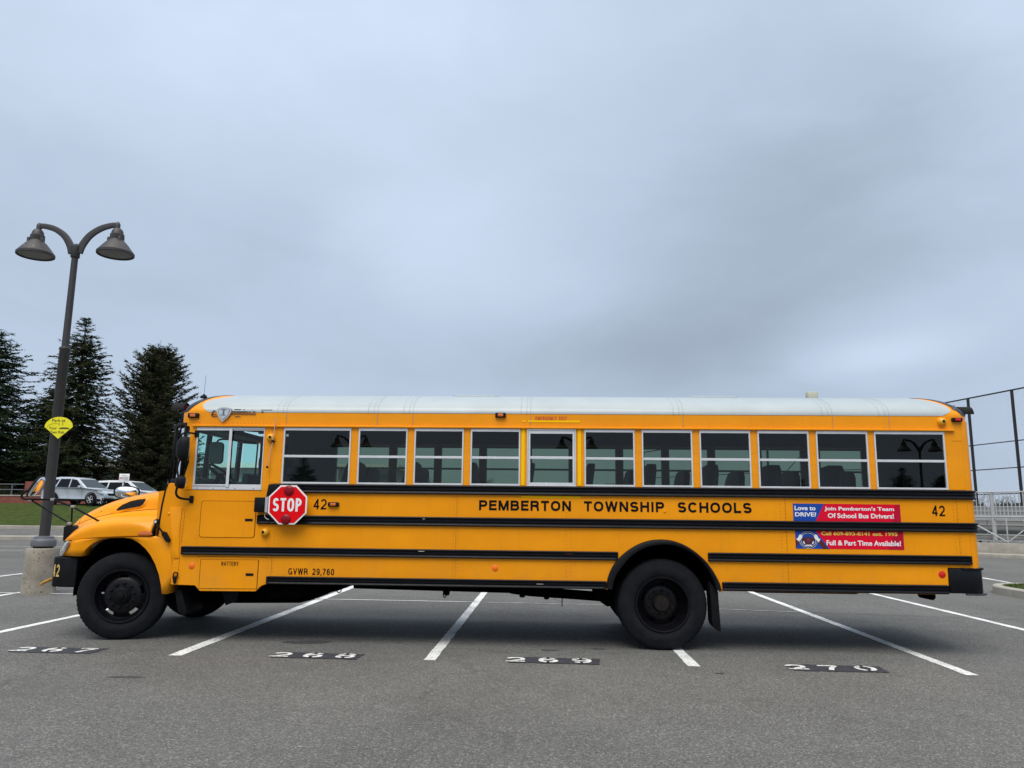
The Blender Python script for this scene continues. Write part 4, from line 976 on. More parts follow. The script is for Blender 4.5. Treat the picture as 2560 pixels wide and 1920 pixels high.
# grille and nose
b = MB(); b.prism([(-6.05, .40), (-6.14, .55), (-6.215, .78), (-6.26, YC), (-6.215, BW-.78), (-6.14, BW-.55), (-6.05, BW-.40), (-5.7, BW-.40), (-5.7, .40)], .98, 1.30, 'z'); b.build('grille', BLM, bus, bevel=.03)
b = MB()
for i in range(5): b.tube([(-6.085, .48, 1.03+i*.06), (-6.16, .60, 1.03+i*.06), (-6.235, .82, 1.03+i*.06), (-6.275, YC, 1.03+i*.06), (-6.235, BW-.82, 1.03+i*.06), (-6.16, BW-.6, 1.03+i*.06), (-6.085, BW-.48, 1.03+i*.06)], .012, 6)
b.build('grille_bar', BLK, bus)
for y in (.36, BW-.36):
    b = MB(); b.prism([(-6.055, 1.16), (-6.06, 1.33), (-6.02, 1.352), (-5.93, 1.345), (-5.86, 1.31), (-5.84, 1.27), (-5.90, 1.20), (-6.00, 1.12)], y-.12, y+.04 if y < 1 else y+.12); b.build('mirror_bracket_housing', BLM, bus, bevel=.015)
# front bumper: rolled ends
b = MB(); out_p = [(-5.72, .05), (-5.93, .055), (-6.02, .085), (-6.08, .16), (-6.15, .40), (-6.21, .8), (-6.23, YC)]
out_p = out_p+[(x, BW-y) for x, y in out_p[::-1][1:]]
inn_p = [(x+.03 if abs(y-YC) < 1.1 else x, y+(.03 if y < YC else -.03 if y > YC else 0)) for x, y in out_p]
inn_p = [(-5.72, .09), (-5.91, .095), (-5.98, .12), (-6.03, .18), (-6.10, .41), (-6.16, .8), (-6.18, YC)]; inn_p = inn_p+[(x, BW-y) for x, y in inn_p[::-1][1:]]
def bz(i, top):      # the lower front corner is cut back
    return .972 if top else .612
b.prism(out_p+inn_p[::-1], .612, .968, 'z')
o = b.build('front_bumper', BLM, bus, bevel=.014, bseg=3)
b = MB(); b.prism(out_p+inn_p[::-1], .962, .974, 'z'); 
tb = MB()
def bump_map(s, z):      # s = distance along the bumper corner
    P = [Vector((-5.93, .055)), Vector((-6.02, .085)), Vector((-6.08, .16)), Vector((-6.15, .40))]
    L_ = [(P[i+1]-P[i]).length for i in range(3)]
    for i in range(3):
        if s <= L_[i] or i == 2:
            d = (P[i+1]-P[i]).normalized(); q = P[i]+d*s; n_ = Vector((-d.y, d.x)); 
            if n_.y > 0: n_ = -n_
            q += n_*.004; return (q.x, q.y, z)
        s -= L_[i]
strokes_into(tb, '42', 0, .155, .735, .880, lambda s, z, q: bump_map(.118-s*.76, z), weight=.14)
tb.build('lettering', mat('faded_yellow_lettering', (.62, .44, .14), .6), o, smooth=0, recalc=False)
# student crossing arm folded along the bumper, only its end sticks out
b = MB(); b.tube([(-6.435, .50, .598), (-6.33, .42, .64), (-6.20, .44, .70)], .020, 12); b.tube([(-6.22, .40, .70), (-6.26, .9, .69), (-6.27, 2.0, .68)], .02, 10)
b.build('crossing_arm', mat('crossing_arm_yellow', (.45, .23, .02), .45, noise=.5, nscale=6), bus)
b = MB(); b.box(-6.28, -6.22, 1.9, 2.12, .60, .78); b.build('crossing_arm_motor', BLM, bus, bevel=.01)

# cowl side details
b = MB(); b.prism([(-4.592, 1.585), (-4.44, 1.586), (-4.445, 1.30), (-4.43, 1.0), (-4.425, .978), (-4.505, .977), (-4.52, 1.10), (-4.56, 1.35)], -.010, .0); b.build('cowl_side_plate', YEL, bus, bevel=.005)
for nm, P in (('hood_latch', [(-4.735, -.03, 1.409), (-4.70, -.05, 1.36), (-4.622, -.04, 1.264), (-4.557, -.03, 1.19)]),):
    b = MB(); b.tube([(x, y, z) for x, y, z in P], .012, 7); b.lathe([(.030, -.045), (.030, .01)], (-4.735, 0, 1.41), 'y', 10)
    b.prism([(-4.645, 1.30), (-4.60, 1.285), (-4.545, 1.20), (-4.555, 1.165), (-4.59, 1.175), (-4.65, 1.26)], -.05, -.005); b.build(nm, BLM, bus, bevel=.003, bseg=1)
    b = MB(); b.lathe([(.016, -.058), (.018, -.046)], (-4.735, 0, 1.41), 'y', 8); b.build('latch_bolt', SLV, bus)
b = MB(); b.tube([(-4.475, -.02, .74), (-4.47, -.025, .80), (-4.455, -.025, .815), (-4.425, -.025, .81), (-4.42, -.02, .78), (-4.44, -.02, .755)], .009, 6); b.prism([(-4.475, .765), (-4.435, .765), (-4.44, .70), (-4.452, .675), (-4.468, .70)], -.03, .0); b.build('hood_hinge_latch', BLM, bus, bevel=.003, bseg=1)
b = MB(); b.lathe([(.012, -.008), (.02, -.002), (.022, .0)], (-4.60, 0, 1.51), 'y', 12); b.build('button_cap', YEL, bus)

# compartment doors
def hatch(name, pts, hx, hz, lab=None):
    c = Vector((sum(p[0] for p in pts)/len(pts), sum(p[1] for p in pts)/len(pts)))
    b = MB(); b.prism([tuple(Vector(p)+(Vector(p)-c).normalized()*.008) for p in pts], -.0015, .004, mi=1); b.prism(pts, -.006, .003)
    o = b.build(name, [YEL, SEAMD], bus, smooth=0); 
    h = MB(); h.prism(rrect(hx-.048, hx+.048, hz-.016, hz+.016, .008), -.010, -.002); h.build('handle', BLM, o, bevel=.003, bseg=1)
    return o
hatch('compartment_door', rrect(-4.199, -3.525, 1.236, 1.667, .035), -3.60, 1.444)
bd = hatch('battery_door', [(-4.153, .632), (-3.453, .636), (-3.453, .970), (-4.155, .968)], -3.547, .799)
strokes_xz('lettering', 'BATTERY', -3.898, -3.691, .902, .949, -.0105, CHR_TXT, bd, weight=.12, aspect=.6, gap=.3)
strokes_xz('lettering', 'GVWR 29,760', -3.079, -2.523, .808, .881, -.003, CHR_TXT, bus, weight=.14, aspect=.62)
strokes_xz('lettering', '42', -2.815, -2.656, 1.582, 1.706, -.003, CHR_TXT, bus, weight=.14)
strokes_xz('lettering', '42', 4.534, 4.683, 1.583, 1.704, -.003, CHR_TXT, bus, weight=.14)
strokes_xz('lettering', 'PEMBERTON', -.797, .306, 1.594, 1.712, -.003, CHR_TXT, bus, weight=.215, aspect=.80, gap=.13)
strokes_xz('lettering', 'TOWNSHIP', .462, 1.415, 1.594, 1.712, -.003, CHR_TXT, bus, weight=.215, aspect=.80, gap=.13)
strokes_xz('lettering', 'SCHOOLS', 1.575, 2.444, 1.592, 1.713, -.003, CHR_TXT, bus, weight=.215, aspect=.80, gap=.13)
strokes_xz('lettering', 'EMERGENCY EXIT', -.124, .258, 2.690, 2.733, -.003, RED_TXT, bus, weight=.15, aspect=.6, gap=.24)
# reflective tape round the emergency exit
b = MB()
for (x0, x1, z0, z1) in [(-.286, -.245, 2.665, 2.682), (-.215, .420, 2.660, 2.682), (-.286, .424, 1.748, 1.768), (-.292, -.254, WB+.01, WT-.01), (.392, .430, WB+.01, WT-.01)]: b.box(x0, x1, -.004, .001, z0, z1)
b.build('reflective_tape', TAPE, bus, smooth=0)
# marker lights
def marker(x0, x1, z0, z1, y, lens):
    b = MB(); b.prism(rrect(x0, x1, z0, z1, .012), y-.035, y+.02); o = b.build('marker_light', BLM, bus, bevel=.008)
    w = x1-x0; l = MB(); l.prism(rrect(x0+w*.24, x1-w*.24, z0+.010, z1-.010, .006), y-.046, y-.034); l.build('lens', lens, o, bevel=.004); return o
marker(-4.452, -4.318, 2.690, 2.748, -.0, AMB); marker(-.617, -.487, 2.715, 2.772, 0, AMB); marker(-2.634, -2.501, 1.616, 1.669, 0, AMB)
m2 = marker(4.845, 4.965, 2.695, 2.742, .0, REDR)
for x, z, r, mt in ((-4.266, .890, .038, ORNG), (-.594, .914, .038, ORNG), (4.594, .915, .041, REDR)):
    b = MB(); b.lathe([(0, -.010), (r*.8, -.006), (r, -.002), (r, .0)], (x, 0, z), 'y', 24); b.build('side_reflector', mt, bus)
# round pods with a dark eye (crossing sensors)
for x, z, ex in ((-3.388, 2.448, .0), (-3.388, 1.300, -.012), (4.727, 2.692, .004)):
    b = MB(); b.lathe([(.010, -.055), (.034, -.05), (.048, -.03), (.054, .0)], (x, 0, z), 'y', 24); o = b.build('sensor_pod', CAMY, bus, smooth=60)
    e = MB(); e.lathe([(.0, -.066), (.014, -.062), (.021, -.048), (.022, -.03)], (x+ex, 0, z+.004), 'y', 16); e.build('sensor_eye', BLK, o)
b = MB(); b.tube([(-3.330, -.045, 2.690), (-3.352, -.045, 2.40), (-3.402, -.045, 2.085)], .0055, 6); o = b.build('clearance_rod', mat('rod_metal', (.55, .42, .36), .4, metal=.3), bus)
b = MB(); b.lathe([(.0, .016), (.013, .010), (.017, 0), (.013, -.010), (0, -.016)], (-3.400, -.045, 2.085), 'z', 12); b.lathe([(.013, -.06), (.013, .0)], (-3.352, 0, 2.402), 'y', 10); b.build('rod_knob', BLM, o)
b = MB(); b.lathe([(.010, -.009), (.016, -.003), (.017, .0)], (1.42, 0, 1.60), 'y', 12); b.build('button_cap', YEL, bus)

# stop arm
def octo(cx, cz, R0, rot=0, sx=1.0):
    return [(cx+sx*R0*math.cos(R(22.5+45*i)), cz+R0*math.sin(R(22.5+45*i))) for i in range(8)]
SX, SZ = -3.094, 1.631
b = MB(); b.prism(octo(SX, SZ, .252, sx=1.01), -.125, -.120); arm = b.build('stop_sign', WHT_TXT, bus, bevel=.001, bseg=1)
b = MB(); b.prism(octo(SX, SZ, .232, sx=1.01), -.1285, -.1255); b.build('sign_face', STOPR, arm, smooth=0)
b = MB(); strokes_into(b, 'STOP', -3.272, -2.922, 1.552, 1.710, lambda x, z, q: (x, -.1300-q, z), weight=.175, aspect=.50, gap=.10); b.build('lettering', WHT_TXT, arm, smooth=0, recalc=False)
for zz, xx in ((1.800, SX+.008), (1.458, SX-.012)):
    b = MB(); b.lathe([(0, -.150), (.035, -.149), (.055, -.142), (.062, -.131), (.063, -.1292)], (xx, 0, zz), 'y', 24); b.build('stop_light', LENSR, arm, smooth=60)
b = MB(); b.prism([(-3.372, 1.716), (-3.338, 1.726), (-3.338, 1.534), (-3.372, 1.540)], -.122, -.112); b.build('hinge_plate', mat('hinge_plate', (.42, .40, .42), .5), arm, bevel=.003, bseg=1)
b = MB(); b.box(-3.510, -3.365, -.110, .0, 1.540, 1.716); b.build('stop_arm_motor', BLM, bus, bevel=.010)
b = MB(); b.tube([(-3.39, -.05, 1.54), (-3.385, -.07, 1.49), (-3.36, -.07, 1.462), (-3.335, -.06, 1.455)], .005, 6); b.build('stop_arm_cable', SLV, bus)

# recruiting banners
def banner(x0, x1, z0, z1, xb0, xb1, dark):
    b = MB(); b.prism([(x0, z0), (x1, z0), (x1, z1), (x0, z1)], -.0030, -.0008); b.prism([(x0, z0), (xb0, z0), (xb1, z1), (x0, z1)], -.0042, -.0031, mi=1)
    b.prism(dark, -.0042, -.0031, mi=2); return b.build('banner', [CRIM, BLUE, CRIMD], bus, smooth=0)
ub = banner(2.928, 4.170, 1.509, 1.711, 3.185, 3.292, [(4.07, 1.509), (4.170, 1.509), (4.170, 1.711), (4.12, 1.711)])
ub['label'] = 'upper red and blue recruiting banner'
y_ = -.0052
def bt(s, x0, x1, z0, z1, par, mt=WHT_TXT, bold=.028): text_xz('lettering', s, x0, x1, z0, z1, y_, mt, par, bold=bold)
bt('Love to', 2.946, 3.190, 1.632, 1.685, ub); bt('DRIVE?', 2.948, 3.195, 1.560, 1.610, ub)
bt("Join Pemberton's Team", 3.293, 4.098, 1.622, 1.680, ub); bt('Of School Bus Drivers!', 3.328, 4.092, 1.546, 1.603, ub)
lb = banner(2.939, 4.185, 1.190, 1.396, 3.33, 3.175, [(4.00, 1.190), (4.185, 1.190), (4.185, 1.396), (4.10, 1.396)])
lb['label'] = 'lower red and blue recruiting banner with phone number and steering wheel'
bt('Call 609-893-8141 ext. 1995', 3.240, 4.118, 1.345, 1.390, lb, YEL_TXT); bt('Full & Part Time Available!', 3.295, 4.150, 1.230, 1.290, lb)
# steering wheel and hands drawing
CX, CZ = 3.087, 1.288
def ring(mb, r0, r1, a0=0, a1=360, n=36, y=-.006, mi=0, sz=1.0, cx=CX, cz=CZ):
    P = arc(cx, cz, r1, a0, a1, n, r1*sz)+arc(cx, cz, r0, a1, a0, n, r0*sz)
    vs = [(x, y, z) for x, z in P]; m1 = n+1
    mb.add(vs, [(i, i+1, 2*m1-2-i, 2*m1-1-i) for i in range(n)], mi)
b = MB()
def poly(pts, y, mi): b.add([(x, y, z) for x, z in pts], [tuple(range(len(pts)))], mi)
poly([(2.940, 1.190), (3.02, 1.315), (2.985, 1.335), (2.940, 1.290)], -.0050, 1); poly([(3.15, 1.315), (3.19, 1.335), (3.25, 1.275), (3.312, 1.190), (3.25, 1.190)], -.0050, 1)
ring(b, .085, .106, y=-.0056, mi=0, sz=.93); ring(b, .0895, .1025, y=-.0060, mi=2, sz=.93)
poly([(3.01, 1.313), (3.087, 1.325), (3.165, 1.313), (3.160, 1.28), (3.135, 1.235), (3.087, 1.225), (3.04, 1.235), (3.015, 1.28)], -.0054, 1)
ring(b, 0, .022, y=-.0060, mi=3, n=16)
poly([(3.045, 1.222), (3.13, 1.222), (3.12, 1.234), (3.055, 1.234)], -.0060, 0); poly([(3.022, 1.27), (3.034, 1.276), (3.048, 1.245), (3.036, 1.240)], -.006, 0); poly([(3.152, 1.27), (3.140, 1.276), (3.126, 1.245), (3.138, 1.240)], -.006, 0)
poly([(2.945, 1.300), (2.965, 1.308), (2.985, 1.348), (3.008, 1.352), (3.022, 1.336), (3.012, 1.305), (2.990, 1.285), (2.975, 1.270)], -.0063, 0)
poly([(3.228, 1.300), (3.208, 1.308), (3.190, 1.348), (3.166, 1.352), (3.152, 1.336), (3.162, 1.305), (3.184, 1.285), (3.205, 1.262)], -.0063, 0)
b.build('banner_drawing', [WHT_TXT, MARO, BLK, mat('hub_mauve', (.16, .03, .07), .4)], lb, smooth=0, recalc=False)

# shield emblem and the torn remains of a decal
b = MB()
SHO = [(-4.088, 2.800), (-4.05, 2.818), (-4.0, 2.824), (-3.945, 2.820), (-3.903, 2.806), (-3.915, 2.750), (-3.945, 2.700), (-4.012, 2.638), (-4.055, 2.690), (-4.080, 2.745)]
c = Vector((-4.0, 2.745)); inset_s = lambda k: [tuple(c+(Vector(p)-c)*k) for p in SHO]
b.prism(SHO, -.026, -.010, mi=0); b.prism(inset_s(.80), -.029, -.0255, mi=1); b.prism(inset_s(.74), -.031, -.028, mi=0)
for (x0, x1, z0, z1) in [(-4.032, -3.968, 2.790, 2.798), (-4.010, -3.990, 2.728, 2.790), (-4.036, -3.972, 2.720, 2.728)]: b.box(x0, x1, -.0335, -.031, z0, z1, 1)
b.build('shield_emblem', [mat('emblem_silver', (.52, .56, .58), .35, metal=.2, noise=.12, nscale=30), mat('emblem_blue_grey', (.10, .14, .20), .4)], bus, bevel=.0)
b = MB(); rnd = random.Random(3)
def dbar(x0, x1, z0, z1, y=-.010, sl_=.0): b.add([(x0, y, z0), (x1, y, z0), (x1+sl_, y, z1), (x0+sl_, y, z1)], [(0, 1, 2, 3)], 0)
dbar(-3.925, -3.60, 2.735, 2.748); dbar(-3.90, -3.70, 2.764, 2.776, -.010); dbar(-3.69, -3.665, 2.764, 2.776, -.010); dbar(-3.645, -3.625, 2.764, 2.778, -.010, .01); dbar(-3.61, -3.60, 2.764, 2.775, -.010)
dbar(-3.885, -3.80, 2.793, 2.803, -.002, .01); dbar(-3.77, -3.745, 2.793, 2.800, -.002, .005); dbar(-3.66, -3.645, 2.791, 2.797, -.002); dbar(-3.545, -3.40, 2.791, 2.798, -.002, .004); dbar(-3.53, -3.505, 2.764, 2.777, -.010)
dbar(-3.955, -3.925, 2.704, 2.714, -.008); b.add([(-3.875, -.008, 2.704), (-3.785, -.008, 2.704), (-3.81, -.008, 2.714), (-3.85, -.008, 2.714)], [(0, 1, 2, 3)], 0)
dbar(-4.165, -4.095, 2.728, 2.738, -.009); dbar(-4.15, -4.085, 2.704, 2.714, -.009); dbar(-4.165, -4.150, 2.715, 2.770, -.009, .012); dbar(-4.150, -4.12, 2.77, 2.785, -.009, .01)
b.build('decal_remnant', [mat('decal_dark', (.03, .028, .032), .5)], bus, smooth=0, recalc=False)

# wheel-arch flares (rear)
for side in (0, 1):
    sy = (lambda y: y) if side == 0 else (lambda y: BW-y)
    O = [catmull([Vector(p) for p in ARCO], t) for t in np.linspace(0, 1, 40)]; I_ = [catmull([Vector(p) for p in ARCI], t) for t in np.linspace(0, 1, 40)]
    vs = []
    for o_, i_ in zip(O, I_):
        for k_, (t, y) in enumerate([(0, .001), (.05, -.022), (.45, -.040), (.9, -.034), (1.0, -.018), (1.0, .06)]):
            p = o_.lerp(i_, t); vs.append((p.x, sy(y), p.y))
    b = MB(); b.add(vs, [(i*6+k_, (i+1)*6+k_, (i+1)*6+k_+1, i*6+k_+1) for i in range(39) for k_ in range(5)]+[(0, 1, 2, 3, 4, 5), tuple(39*6+k_ for k_ in range(5, -1, -1))]); b.build('fender_flare', BLM, bus, smooth=50)
    b = MB(); W_ = [(p.x, p.y) for p in O]
    vs = [(x, sy(.03), z-.01) for x, z in W_]+[(x, sy(.80), z-.01) for x, z in W_]; n_ = len(W_)
    b.add(vs, [(i, i+1, n_+i+1, n_+i) for i in range(n_-1)]+[tuple(range(n_, 2*n_))]); b.build('wheel_well', CHS, bus, smooth=50)
    b = MB(); b.prism([(1.930, .80), (2.03, .68), (2.040, .45), (2.052, .222), (2.02, .235), (1.965, .285), (1.952, .34), (1.945, .60)], sy(.05), sy(.30)); b.build('mud_flap', BLM, bus, bevel=.006)
    b = MB(); b.prism([(-4.50, .60), (-4.42, .60), (-4.33, .34), (-4.36, .30), (-4.44, .34)], sy(.10), sy(.55)); b.build('mud_flap', BLM, bus, bevel=.004)

# wheels
def tyre_profile(r, w, rim):
    h = w/2
    return [(rim, -h*.80), (rim+.02, -h*.90), (rim+.06, -h*.985), (rim+.11, -h*1.0), (rim+.115, -h*.985), (r-.07, -h*.97), (r-.035, -h*.90), (r-.012, -h*.82), (r-.004, -h*.74), (r, -h*.5), (r, -h*.46), (r-.012, -h*.45), (r-.012, -h*.40), (r, -h*.39), (r, h*.39), (r-.012, h*.40), (r-.012, h*.45), (r, h*.46), (r-.004, h*.74), (r-.012, h*.82), (r-.035, h*.9), (r-.07, h*.97), (rim+.115, h*.985), (rim+.06, h*.985), (rim+.02, h*.9), (rim, h*.8)]
def make_wheel(x, y, z, front, flipd=False, r=.524, parent=None):
    sg = -1 if not flipd else 1      # direction the outer face looks along y
    w = hub_part('wheel', (x, y, z), parent)
    rim = .312
    ty = MB(); seg = 120
    def wob(j, k):
        if j in (6, 7, 8) or j in (17, 18, 19, 20): return -.009 if k % 2 else .0
        return 0
    ty.lathe([(a, t) for a, t in tyre_profile(r, .255, rim)], (x, y, z), 'y', seg, wob=wob, caps=False)
    ty.f = ty.f[:]; t = ty.build('tyre', RUB, w, smooth=30)
    rm = MB()
    if front:    # convex disc with hand holes
        prof = [(.318, .112), (.322, .118), (.316, .128), (.300, .126), (.292, .105), (.285, .06), (.262, .035)]
    else:
        prof = [(.318, .112), (.322, .118), (.316, .128), (.300, .126), (.292, .105), (.288, .02), (.280, -.06), (.262, -.085)]
    def S_(p): return [(a, sg*tt) for a, tt in p]
    seg = 60; vs = []
    for a, tt in S_(prof):
        for k_ in range(seg):
            an = 2*math.pi*k_/seg; vs.append((x+a*math.cos(an), y+tt, z+a*math.sin(an)))
    rm.add(vs, [(j*seg+k_, j*seg+(k_+1) % seg, (j+1)*seg+(k_+1) % seg, (j+1)*seg+k_) for j in range(len(prof)-1) for k_ in range(seg)])
    if front: disc = [(.262, .035), (.250, .040), (.215, .062), (.195, .075), (.150, .080), (.10, .083)]
    else: disc = [(.262, -.085), (.24, -.080), (.205, -.062), (.185, -.052), (.150, -.050), (.10, -.05)]
    vs = []; D = S_(disc)
    for a, tt in D:
        for k_ in range(seg):
            an = 2*math.pi*k_/seg+.12; vs.append((x+a*math.cos(an), y+tt, z+a*math.sin(an)))
    fs = []
    for j in range(len(D)-1):
        for k_ in range(seg):
            if j == 1 and (k_ % 12) in (0, 1, 2, 3) : continue
            fs.append((j*seg+k_, j*seg+(k_+1) % seg, (j+1)*seg+(k_+1) % seg, (j+1)*seg+k_))
    rm.add(vs, fs); rm.build('rim', RIM, w, smooth=40)
    hb = MB(); c_ = (x, y, z)
    if front: hp = [(.10, .083), (.105, .10), (.098, .115), (.085, .12), (.078, .135), (.045, .140), (.042, .158), (.030, .162), (0, .163)]
    else: hp = [(.10, -.05), (.100, .0), (.088, .03), (.084, .045), (.0, .05)]
    hb.lathe(S_(hp), c_, 'y', 30)
    for k_ in range(10):
        an = 2*math.pi*k_/10+.2; cx_, cz_ = x+.143*math.cos(an), z+.143*math.sin(an); b0 = .08 if front else -.05
        hb.lathe([(.020, sg*b0), (.020, sg*(b0+.018)), (.012, sg*(b0+.022)), (.011, sg*(b0+.042)), (0, sg*(b0+.043))], (cx_, y, cz_), 'y', 6)
    hb.build('hub', HUBM if front else mat('rusty_hub', (.016, .012, .012), .8, spec=.15, noise=.5, nscale=40), w, smooth=40)
    return w
for w_ in (make_wheel(-5.175, .20, .517, True, parent=bus, r=.517), make_wheel(-5.175, BW-.20, .517, True, True, parent=bus, r=.517)): w_.rotation_euler = (0, 0, R(12))      # steered slightly
make_wheel(1.385, .185, .522, False, parent=bus); make_wheel(1.385, BW-.185, .522, False, True, parent=bus)
for y in (.50, BW-.50):
    w = hub_part('inner_wheel', (1.385, y, .522), bus); ty = MB(); ty.lathe(tyre_profile(.524, .27, .30), (1.385, y, .522), 'y', 60, caps=False); ty.build('tyre', RUB, w)
    d = MB(); d.lathe([(.30, -.05), (.28, 0), (.0, .0)], (1.385, y, .522), 'y', 30); d.build('rim', RIM, w)

# rear bumper, lights, tail pipe
b = MB(); op = [(4.667, -.015), (4.96, -.015), (5.05, .02), (5.11, .12), (5.13, .30), (5.13, BW-.30), (5.11, BW-.12), (5.05, BW-.02), (5.0, BW+.015), (4.667, BW+.015)]
b.prism(op+[(4.667, BW-.03), (5.03, BW-.06), (5.08, BW-.3), (5.08, .3), (5.03, .06), (4.667, .03)], .705, .985, 'z'); rb = b.build('rear_bumper', BLK, bus, bevel=.010)
b = MB(); b.prism([(4.82, -.028), (4.98, -.030), (5.07, .012), (5.135, .12), (5.15, .30), (5.15, BW-.3), (5.11, BW-.3), (5.11, .30), (5.05, .06), (4.82, .0)], .970, .990, 'z'); b.build('bumper_flange', BLM, rb, bevel=.004)
b = MB(); b.prism([(4.84, -.028), (4.98, -.030), (5.08, .012), (5.15, .12), (5.165, .30), (5.165, BW-.3), (5.11, BW-.3), (5.11, .30), (5.05, .06), (4.84, .0)], .685, .705, 'z'); b.build('bumper_flange', mat('worn_black', (.03, .033, .04), .4), rb, bevel=.004)
b = MB(); b.prism([(.22, 1.55), (.36, 1.55), (.36, 1.72), (.22, 1.72)], 5.06, 5.10, 'x'); b.build('tail_light', REDR, bus, bevel=.01)
b = MB(); b.tube([(4.50, .35, .66), (4.53, .14, .655)], .045, 14, caps=True); b.lathe([(.045, 0), (.047, .005)], (4.52, .2, .66), 'y', 10); b.build('tail_pipe', CHS, bus)

# mirrors
def rod(name, pts, r=.011, mt=BLM, par=bus):
    P = [Vector(p) for p in pts]
    dense = [catmull(P, t) for t in np.linspace(0, 1, 6*len(P))]
    b = MB(); b.tube(dense, r, 8); return b.build(name, mt, par, smooth=60)
def mirror_head(name, c, w, h, d, n_, up, glassr=.95, back=BLM, dome=.028):
    # rounded shell with a reflecting face looking along n_
    n_ = Vector(n_).normalized(); up = Vector(up); up = (up-n_*up.dot(n_)).normalized(); sd_ = up.cross(n_); c = Vector(c); b = MB()
    rings = 7; seg = 28; vs = []
    def pt(a, k, t): # superellipse outline
        ca, sa = math.cos(a), math.sin(a); e = .72
        return c+sd_*(w/2*k*math.copysign(abs(ca)**e, ca))+up*(h/2*k*math.copysign(abs(sa)**e, sa))+n_*t
    prof = [(1.0, .0), (1.0, -.012), (.97, -d*.35), (.88, -d*.65), (.66, -d*.88), (.35, -d*.97), (.02, -d)]
    for k, t in prof:
        for i in range(seg): vs.append(pt(2*math.pi*i/seg, k, t))
    b.add(vs, [(j*seg+i, j*seg+(i+1) % seg, (j+1)*seg+(i+1) % seg, (j+1)*seg+i) for j in range(len(prof)-1) for i in range(seg)]+[tuple(range(seg))])
    o = b.build(name, back, bus, smooth=60)
    g = MB(); vs = []; pf = [(glassr*math.cos(a), .002+dome*math.sin(a)) for a in np.linspace(0, 1.55, 9)]
    for k, t in pf:
        for i in range(seg): vs.append(pt(2*math.pi*i/seg, k, t))
    g.add(vs, [(j*seg+i, j*seg+(i+1) % seg, (j+1)*seg+(i+1) % seg, (j+1)*seg+i) for j in range(len(pf)-1) for i in range(seg)]); g.build('mirror_glass', CHR, o, smooth=70)
    return o
for side in (0, 1):
    sy = (lambda y: y) if side == 0 else (lambda y: BW-y)
    sg = 1 if side == 0 else -1
    mirror_head('wing_mirror', (-4.385, sy(-.14), 2.29), .20, .315, .11, (.72, .69*sg, 0), (0, 0, 1))
    mirror_head('convex_mirror', (-4.395, sy(-.13), 1.888), .17, .16, .09, (.72, .69*sg, 0), (0, 0, 1))
    rod('mirror_arm', [(-4.338, sy(-.02), 2.49), (-4.39, sy(-.08), 2.495), (-4.435, sy(-.13), 2.485), (-4.455, sy(-.15), 2.44), (-4.445, sy(-.15), 2.30)], .012)
    rod('mirror_arm', [(-4.45, sy(-.15), 2.16), (-4.47, sy(-.15), 2.05), (-4.45, sy(-.14), 1.94)], .012)
    rod('mirror_arm', [(-4.455, sy(-.14), 1.84), (-4.465, sy(-.14), 1.76), (-4.44, sy(-.13), 1.71), (-4.40, sy(-.08), 1.69), (-4.335, sy(-.02), 1.685)], .014)
    for z in (2.49, 1.685):
        b = MB(); b.prism(rrect(-4.352, -4.305, z-.045, z+.045, .015), sy(-.022), sy(0)); b.build('mirror_bracket', BLM, bus, bevel=.004)
# crossover mirrors on the nose
def far_y(y): return BW-y
mirror_head('crossover_mirror', (-6.375, .10, 1.823), .20, .305, .045, (.75, .16, -.46), (.52, 0, .85), glassr=.93, dome=.05)
mirror_head('crossover_mirror', (-6.39, 2.25, 1.812), .37, .20, .07, (.36, -.92, -.10), (.06, 0, 1), glassr=.90, dome=.085)
for side in (0, 1):
    sy = (lambda y: y) if side == 0 else (lambda y: BW-y)
    if side == 0: rod('mirror_arm', [(-6.425, sy(.11), 1.79), (-6.50, sy(.11), 1.77), (-6.555, sy(.11), 1.715), (-6.53, sy(.11), 1.675), (-6.44, sy(.11), 1.666), (-6.15, sy(.12), 1.668), (-5.96, sy(.16), 1.668), (-5.90, sy(.20), 1.655), (-5.885, sy(.22), 1.60)], .013)
    else: rod('mirror_arm', [(-6.425, sy(.11), 1.70), (-6.44, sy(.11), 1.666), (-6.15, sy(.12), 1.666), (-5.96, sy(.16), 1.668), (-5.90, sy(.20), 1.655), (-5.885, sy(.22), 1.60)], .013)
    b = MB(); b.tube([(-6.424, sy(.11), 1.655), (-5.905, sy(.12), 1.372)], .010, 8); b.tube([(-6.153, sy(.12), 1.668), (-5.885, sy(.13), 1.575), (-5.51, sy(.14), 1.388)], .012, 8); b.tube([(-5.889, sy(.13), 1.33), (-5.905, sy(.13), 1.60)], .011, 8)
    b.build('mirror_strut', BLM, bus)
    b = MB(); 
    for q in ((-6.44, 1.655), (-6.155, 1.667), (-5.888, 1.582), (-5.908, 1.375)): b.box(q[0]-.024, q[0]+.024, sy(.12)-.02, sy(.12)+.02, q[1]-.016, q[1]+.016)
    b.build('mirror_clamp', mat('clamp_steel', (.35, .36, .36), .45, metal=.5), bus, bevel=.005)
b = MB(); b.tube([(-5.70, .42, 1.522), (-5.64, .44, 1.502)], .013, 8); b.build('washer_nozzle', BLM, bus)

